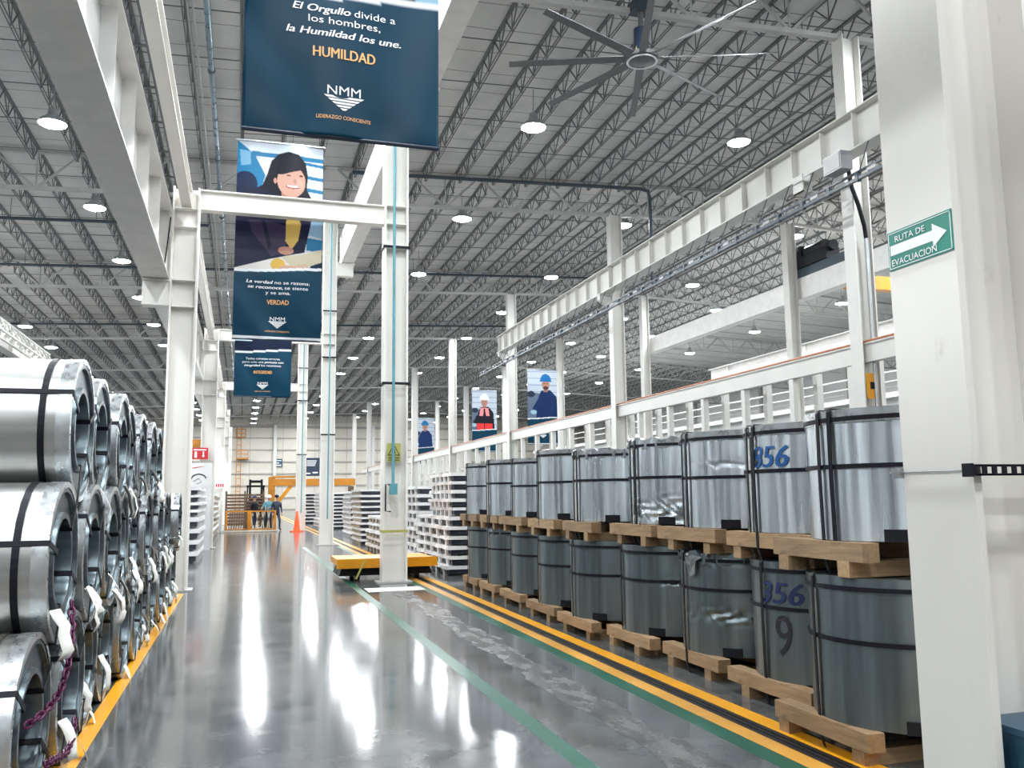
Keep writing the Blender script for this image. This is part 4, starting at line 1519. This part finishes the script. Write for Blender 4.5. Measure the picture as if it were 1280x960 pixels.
pack_stack('beyond the traffic cone', 'packs beyond the cone', 3.9, 58.0, 3.4, 2.2, 9, 0.0814, 0.1386, 0, 0.06, 9)
pack_stack('behind the nearest left column', 'packs behind the left column', -2.65, 24.0, 3.6, 1.6, 4, 0.1073, 0.1827, 0, 0.05, 10)
pack_stack('set upon those by the nearest left column', 'upper packs behind the left column', -2.6, 24.2, 4.4, 1.55, 4, 0.0703, 0.1197, 1.165, 0.03, 11)
pack_stack('second along the left side', 'second left packs', -2.65, 31.6, 3.4, 1.6, 8, 0.0851, 0.1449, 0, 0.05, 12, 'cream')
pack_stack('third along the left side', 'third left packs', -2.65, 35.6, 4.0, 1.6, 8, 0.0851, 0.1449, 0, 0.05, 13, 'cream')
pack_stack('fourth along the left side', 'fourth left packs', -2.65, 40.2, 4.2, 1.6, 8, 0.0833, 0.1418, 0, 0.05, 14, 'cream')

# ------------------------------------------------------------------ transfer cart at the foot of the column
t = thing('transfer_cart', 'Low yellow transfer cart on the track behind the column', 'cart', (2.75, 17.95, 0))
MB().box(-0.95, 0.95, -0.72, 0.75, 0.30, 0.42).build('deck', 'yellow', t)
MB().box(-0.98, 0.98, -0.80, -0.72, 0.26, 0.44).build('end_beam', 'yellow', t)
MB().prism([(-0.92, 0.10), (0.92, 0.10), (0.85, 0.30), (-0.85, 0.30)], -0.55, 0.6).build('chassis', 'black', t)
MB().bar((-0.45, -0.80, 0.42), (-0.62, -0.82, 0.06), 0.04, 0.03).build('bumper_arm', 'signy', t)
for x in (-0.55, 0.62):
    for y in (-0.4, 0.45):
        MB().cyl((x - 0.05, y, 0.13), (x + 0.05, y, 0.13), 0.13, 18).build('wheel', 'rail', t, True)

# ------------------------------------------------------------------ signs on the left columns
s = thing('extinguisher_sign', 'Red fire extinguisher sign on the second left column', 'sign', (-1.38, GRID[2] - 0.3, 2.95))
MB().box(-0.26, 0.26, -0.02, 0, 0, 0.38).build('plate', 'red', s)
MB().prism([(-0.17, 0.05), (-0.09, 0.05), (-0.09, 0.22), (-0.11, 0.26), (-0.15, 0.26), (-0.17, 0.22)], -0.026, -0.02).build('extinguisher_symbol', 'white_ink', s)
MB().prism([(0.09, 0.12), (0.06, 0.12), (0.11, 0.05), (0.16, 0.12), (0.13, 0.12), (0.13, 0.26), (0.09, 0.26)], -0.026, -0.02).build('arrow', 'white_ink', s)
MB().box(-0.2, 0.2, -0.026, -0.02, 0.29, 0.33).build('text_strip', 'white_ink', s)
MB().box(-0.03, 0.03, 0, 0.13, 0.1, 0.3).build('mount', 'white', s)
s = thing('white_board', 'White poster with a red stroke and a dark sketched curve', 'poster', (-1.32, GRID[2] - 0.95, 2.02))
MB().box(-0.36, 0.36, -0.02, 0.0, 0, 0.78).build('panel', 'sidew', s)
MB().prism([(-0.28, 0.62), (-0.20, 0.60), (0.20, 0.69), (-0.16, 0.64)], -0.026, -0.02).build('red_stroke', 'red', s)
m = MB()
arc = [(-0.26 + 0.22 * (1 + math.cos(a)) , 0.26 + 0.16 * math.sin(a)) for a in np.linspace(PI, 0.1, 10)]
m.tube([(x, -0.023, z) for x, z in arc], 0.02, 6)
m.tube([(-0.2, -0.023, 0.18), (-0.05, -0.023, 0.28), (0.05, -0.023, 0.16), (-0.1, -0.023, 0.1)], 0.012, 6)
m.build('sketch', 'black_ink', s)
MB().box(-0.36, 0.36, -0.01, 0.0, -2.02, 0.0).build('stand_panel', 'sidew', s)
s = thing('exit_notice', 'Small red lettered notice on the third left column', 'sign', (-1.05, GRID[3] - 0.3, 2.18))
MB().box(-0.22, 0.22, -0.02, 0, 0, 0.24).build('plate', 'white_ink', s)
m = MB()
for i in range(4):
    m.box(-0.19 + 0.1 * i, -0.12 + 0.1 * i, -0.026, -0.02, 0.04, 0.2)
m.build('red_letters', 'red', s)
MB().box(-0.03, 0.03, 0, 0.13, 0.05, 0.2).build('mount', 'white', s)
s = thing('wall_sign', 'Small blue sign on the far cream wall', 'sign', (4.9, YF - 0.2, 6.25))
MB().box(-0.55, 0.55, -0.04, 0, 0, 1.15).build('plate', 'blue', s)
m = MB()
m.box(-0.4, 0.4, -0.05, -0.04, 0.15, 0.3).box(-0.4, 0.1, -0.05, -0.04, 0.5, 0.62).box(-0.4, 0.4, -0.05, -0.04, 0.85, 0.95)
m.build('white_marks', 'white_ink', s)
s = thing('dark_poster', 'Dark blue poster hung high between the distant centre columns', 'poster', (4.55, 61.5, 3.15))
MB().box(-0.52, 0.52, -0.02, 0.0, 0, 1.25).build('panel', 'navy', s)
m = MB()
for i in range(4):
    m.box(-0.35, 0.2 + 0.04 * i, -0.026, -0.02, 0.7 + 0.11 * i, 0.74 + 0.11 * i)
m.box(-0.4, -0.1, -0.026, -0.02, 0.15, 0.22).box(0.05, 0.4, -0.026, -0.02, 0.2, 0.28)
m.build('pale_marks', 'white_ink', s)
m = MB()
for x in (-0.45, 0.45):
    m.cyl((x, 0, 1.25), (x, 0, z_roof(4.5) - 3.15), 0.008, 5)
m.build('hanging_cords', 'black', s)

# ------------------------------------------------------------------ far work area
t = thing('gantry_crane', 'Ochre gantry crane beam across the far end of the aisle', 'crane', (4.0, 55.0, 0))
MB().box(-2.3, 2.7, -0.22, 0.22, 2.4, 2.82).build('bridge', 'ochre', t)
MB().box(-2.5, -2.1, -0.2, 0.2, 0.0, 2.95).build('leg', 'ochre', t)
MB().bar((-1.15, 0, 2.4), (-2.1, 0, 1.2), 0.22).build('brace', 'yellow', t)
MB().box(2.3, 2.62, -0.2, 0.2, 0.0, 2.35).build('leg', 'brown', t)
MB().box(-2.25, -0.9, -0.26, 0.26, 2.88, 3.0).build('walkway', 'ochre', t)
t = thing('left_bridge_crane', 'Ochre bridge crane with a blue hoist across the left bay', 'crane', (-6.0, 60.0, 5.0))
MB().box(-5.6, 4.1, -0.25, 0.25, 0.0, 0.5).build('bridge', 'ochre', t)
MB().box(-0.4, 1.2, -0.5, 0.5, 0.5, 1.05).build('hoist', 'blue', t)
MB().box(-5.8, -5.3, -1.0, 1.0, 0.45, 0.9).build('end_truck', 'ochre', t)
MB().box(3.65, 4.12, -1.0, 1.0, 0.5, 0.66).build('end_truck', 'ochre', t)

t = thing('steel_rack', 'Rust-brown rack of stacked bars at the end of the aisle', 'rack', (0.1, 49.0, 0))
for i in range(10):
    MB().box(-0.85, 1.0, -0.6, 0.9, 0.25 + 0.17 * i, 0.36 + 0.17 * i).build('bar_layer', 'brown', t)
for x in (-0.9, 0.05, 1.0):
    for y in (-0.62, 0.85):
        MB().box(x - 0.04, x + 0.04, y - 0.04, y + 0.04, 0, 2.05).build('upright', 'brown', t)


def guard(label, x, y, w_, mat, zig):
    t = thing('guard_rail', label, 'barrier', (x, y, 0), 0, 'barriers at the aisle end')
    for xx in (0, w_):
        MB().box(xx - 0.05, xx + 0.05, -0.05, 0.05, 0, 1.05).build('post', 'ochre', t)
    for z in (0.08, 0.98):
        MB().box(0, w_, -0.03, 0.03, z, z + 0.07).build('rail', 'ochre', t)
    n = 8
    for i in range(n):
        a = 0.12 + (w_ - 0.24) * i / (n - 1)
        MB().bar((a, 0, 0.12), (a + (0.14 if zig and i % 2 else -0.1 if zig else 0.05), 0, 1.0), 0.05).build('infill_bar', mat, t)
    MB().box(0.05, w_ - 0.05, -0.25, 0.05, 0.0, 0.1).build('foot_plate', 'navy', t)
    return t


guard('Left yellow barrier with brown bars in front of the bar rack', -0.72, 46.2, 1.05, 'brown', False)
guard('Right yellow barrier with pale slanted bars beside the workers', 0.42, 45.9, 1.2, 'cream', True)
t = thing('low_curb', 'Cream low curb at the foot of the yellow barriers', 'curb', (0.35, 45.2, 0))
MB().box(-1.35, 1.35, -0.1, 0.1, 0, 0.1).build('curb_body', 'cream', t)
MB().box(-1.35, 1.35, -0.12, -0.10, 0.02, 0.08).build('curb_face', 'cream', t)

t = thing('forklift', 'Dark forklift standing behind the bar rack', 'forklift', (0.75, 53.0, 0))
MB().box(-0.55, 0.55, 0.0, 1.9, 0.35, 1.1).build('body', 'navy', t)
MB().box(-0.5, 0.5, 1.5, 2.0, 0.4, 1.5).build('counterweight', 'black', t)
for x in (-0.32, 0.32):
    MB().box(x - 0.06, x + 0.06, -0.28, -0.12, 0.05, 2.75).build('mast_rail', 'black', t)
MB().box(-0.35, 0.35, -0.26, -0.14, 2.55, 2.7).box(-0.35, 0.35, -0.26, -0.14, 1.5, 1.62).build('mast_crossbar', 'black', t)
for x in (-0.5, 0.5):
    for y in (0.1, 1.4):
        MB().bar((x, y, 1.1), (x * 0.9, y + 0.1, 2.35), 0.07).build('guard_post', 'black', t)
MB().box(-0.52, 0.52, 0.1, 1.6, 2.33, 2.42).build('overhead_guard', 'black', t)
for x in (-0.25, 0.25):
    MB().box(x - 0.06, x + 0.06, -1.2, -0.28, 0.06, 0.11).build('fork', 'rail', t)
for x in (-0.5, 0.5):
    for y in (0.25, 1.55):
        MB().cyl((x - 0.1, y, 0.33), (x + 0.1, y, 0.33), 0.33, 18).build('wheel', 'rubber', t, True)
MB().box(-0.25, 0.25, 0.75, 1.3, 1.1, 1.25).box(-0.25, 0.25, 1.2, 1.32, 1.25, 1.75).build('seat', 'black', t)


def person(label, loc, rz, pose, top, legs, hat):
    t = thing('person', label, 'person', loc, rz)
    J = {'pelvis': (0, 0, .95), 'waist': (0, 0.01, 1.12), 'chest': (0, 0, 1.33), 'neck': (0, 0, 1.48), 'chin': (0, -.01, 1.55), 'head': (0, 0, 1.64), 'crown': (0, .01, 1.74), 'nose': (0, -.10, 1.63)}
    Rd = {'pelvis': .16, 'waist': .14, 'chest': .165, 'neck': .06, 'chin': .065, 'head': .095, 'crown': .06, 'nose': .018}
    E_ = [('pelvis', 'waist'), ('waist', 'chest'), ('chest', 'neck'), ('neck', 'chin'), ('chin', 'head'), ('head', 'crown'), ('head', 'nose')]
    for s_ in (-1, 1):
        n = 'r' if s_ < 0 else 'l'
        p = pose.get(n, {})
        J['sh' + n] = (s_ * .2, 0, 1.42); Rd['sh' + n] = .075
        J['el' + n] = p.get('el', (s_ * .27, .02, 1.13)); Rd['el' + n] = .05
        J['wr' + n] = p.get('wr', (s_ * .26, -.08, .9)); Rd['wr' + n] = .035
        J['ha' + n] = p.get('ha', (s_ * .26, -.11, .82)); Rd['ha' + n] = .038
        J['fi' + n] = tuple(a + b for a, b in zip(J['ha' + n], (0, -.02, -.09))); Rd['fi' + n] = .016
        J['th' + n] = tuple(a + b for a, b in zip(J['ha' + n], (-s_ * .03, -.05, -.03))); Rd['th' + n] = .012
        J['hi' + n] = (s_ * .1, 0, .88); Rd['hi' + n] = .1
        J['kn' + n] = p.get('kn', (s_ * .11, -.02, .5)); Rd['kn' + n] = .065
        J['an' + n] = p.get('an', (s_ * .12, .03, .1)); Rd['an' + n] = .045
        J['to' + n] = tuple(a + b for a, b in zip(J['an' + n], (0, -.17, -.06))); Rd['to' + n] = .04
        E_ += [('chest', 'sh' + n), ('sh' + n, 'el' + n), ('el' + n, 'wr' + n), ('wr' + n, 'ha' + n), ('ha' + n, 'fi' + n), ('ha' + n, 'th' + n),
               ('pelvis', 'hi' + n), ('hi' + n, 'kn' + n), ('kn' + n, 'an' + n), ('an' + n, 'to' + n)]
    keys = list(J)
    me = bpy.data.meshes.new('body')
    me.from_pydata([J[k] for k in keys], [(keys.index(a), keys.index(b)) for a, b in E_], [])
    o = bpy.data.objects.new('body', me)
    COL.objects.link(o)
    sk = o.modifiers.new('skin', 'SKIN')
    o.modifiers.new('smooth', 'SUBSURF').levels = 1
    for i, k in enumerate(keys):
        me.skin_vertices[0].data[i].radius = (Rd[k], Rd[k])
        me.skin_vertices[0].data[i].use_root = (k == 'pelvis')
    dg = bpy.context.evaluated_depsgraph_get()
    dg.update()
    m2 = bpy.data.meshes.new_from_object(o.evaluated_get(dg))
    bpy.data.objects.remove(o)
    m2.materials.clear()
    for k in (top, legs, 'skin', 'black'):
        m2.materials.append(M[k])
    for p in m2.polygons:
        z = p.center.z
        x = abs(p.center.x)
        p.use_smooth = True
        hand = any((p.center - Vector(J['ha' + q])).length < .11 or (p.center - Vector(J['fi' + q])).length < .07 for q in 'lr')
        p.material_index = 2 if (z > 1.5 or hand) else 3 if z < .12 else 1 if z < .95 and x < .22 else 0
    obj('body', m2, t)
    MB().lathe([(0.135, 1.69), (0.115, 1.70), (0.108, 1.76), (0.075, 1.82), (0.0, 1.84)], 16).build('hard_hat', hat, t, True)
    return t


person('Worker in dark clothes walking on the right of the yellow barriers', (1.72, 46.9, 0), 0.4,
       {'l': {'kn': (.11, -.15, .5), 'an': (.12, -.14, .1)}, 'r': {'an': (-.12, .2, .12)}}, 'navy', 'navy', 'black')
person('Worker in a white hard hat leaning over the barrier', (1.35, 47.4, 0), -0.5,
       {'l': {'el': (.28, -.15, 1.2), 'wr': (.2, -.38, 1.15), 'ha': (.19, -.46, 1.15)}, 'r': {'el': (-.28, -.15, 1.2), 'wr': (-.2, -.38, 1.12), 'ha': (-.19, -.46, 1.12)}}, 'pipe_blue', 'navy', 'white_ink')
person('Worker in black beside the bar rack', (0.62, 47.35, 0), 0.9, {}, 'black', 'navy', 'navy')

t = thing('traffic_cone', 'Orange traffic cone at the foot of the fourth centre column', 'cone', (2.62, 44.6, 0))
MB().lathe([(0.19, 0.05), (0.16, 0.06), (0.05, 0.95), (0.035, 1.0), (0.0, 1.0)], 20).build('cone_body', 'orange', t, True)
MB().box(-0.3, 0.3, -0.3, 0.3, 0, 0.05).build('cone_base', 'orange', t)
MB().lathe([(0.124, 0.40), (0.103, 0.56)], 20).build('pale_band', 'orange', t, True)

t = thing('caged_ladder', 'Yellow caged ladder climbing the far wall', 'ladder', (-0.6, YF - 0.6, 0))
for x in (-0.3, 0.3):
    MB().box(x - 0.05, x + 0.05, -0.05, 0.05, 0, 12.0).build('stile', 'ochre', t)
for i in range(12):
    MB().box(-0.3, 0.3, -0.04, 0.04, 0.8 + i * 0.95, 0.88 + i * 0.95).build('rung', 'ochre', t)
MB().box(-0.3, 1.3, -0.9, 0.4, 7.3, 7.5).build('platform', 'ochre', t)
m = MB()
for z in (8.0, 8.5):
    m.box(-0.3, 1.3, -0.9, -0.82, z, z + 0.1)
m.box(1.22, 1.3, -0.9, -0.8, 7.4, 8.6)
m.build('platform_rail', 'ochre', t)
m = MB()
for z in (10.4, 10.9, 11.5):
    m.box(-0.5, 0.9, -0.9, -0.82, z, z + 0.12)
for x in (-0.5, 0.2, 0.8):
    m.box(x, x + 0.1, -0.9, -0.8, 10.4, 11.6)
m.build('upper_cage', 'ochre', t)

# truss piece over the left bay
t = thing('lattice_walkway', 'White lattice walkway girder high over the left bay', 'girder', (-11.2, 33, 9.6))
m = MB()
for x, z in ((-0.3, 0), (0.3, 0), (0, 0.7)):
    m.bar((x, 0, z), (x, 24, z), 0.09)
m.build('chords', 'white2', t)
m = MB()
for i in range(20):
    for x in (-0.3, 0.3):
        m.bar((x, i * 1.2, 0), (0, i * 1.2 + 0.6, 0.7), 0.05).bar((0, i * 1.2 + 0.6, 0.7), (x, i * 1.2 + 1.2, 0), 0.05)
m.build('lacing', 'white2', t)
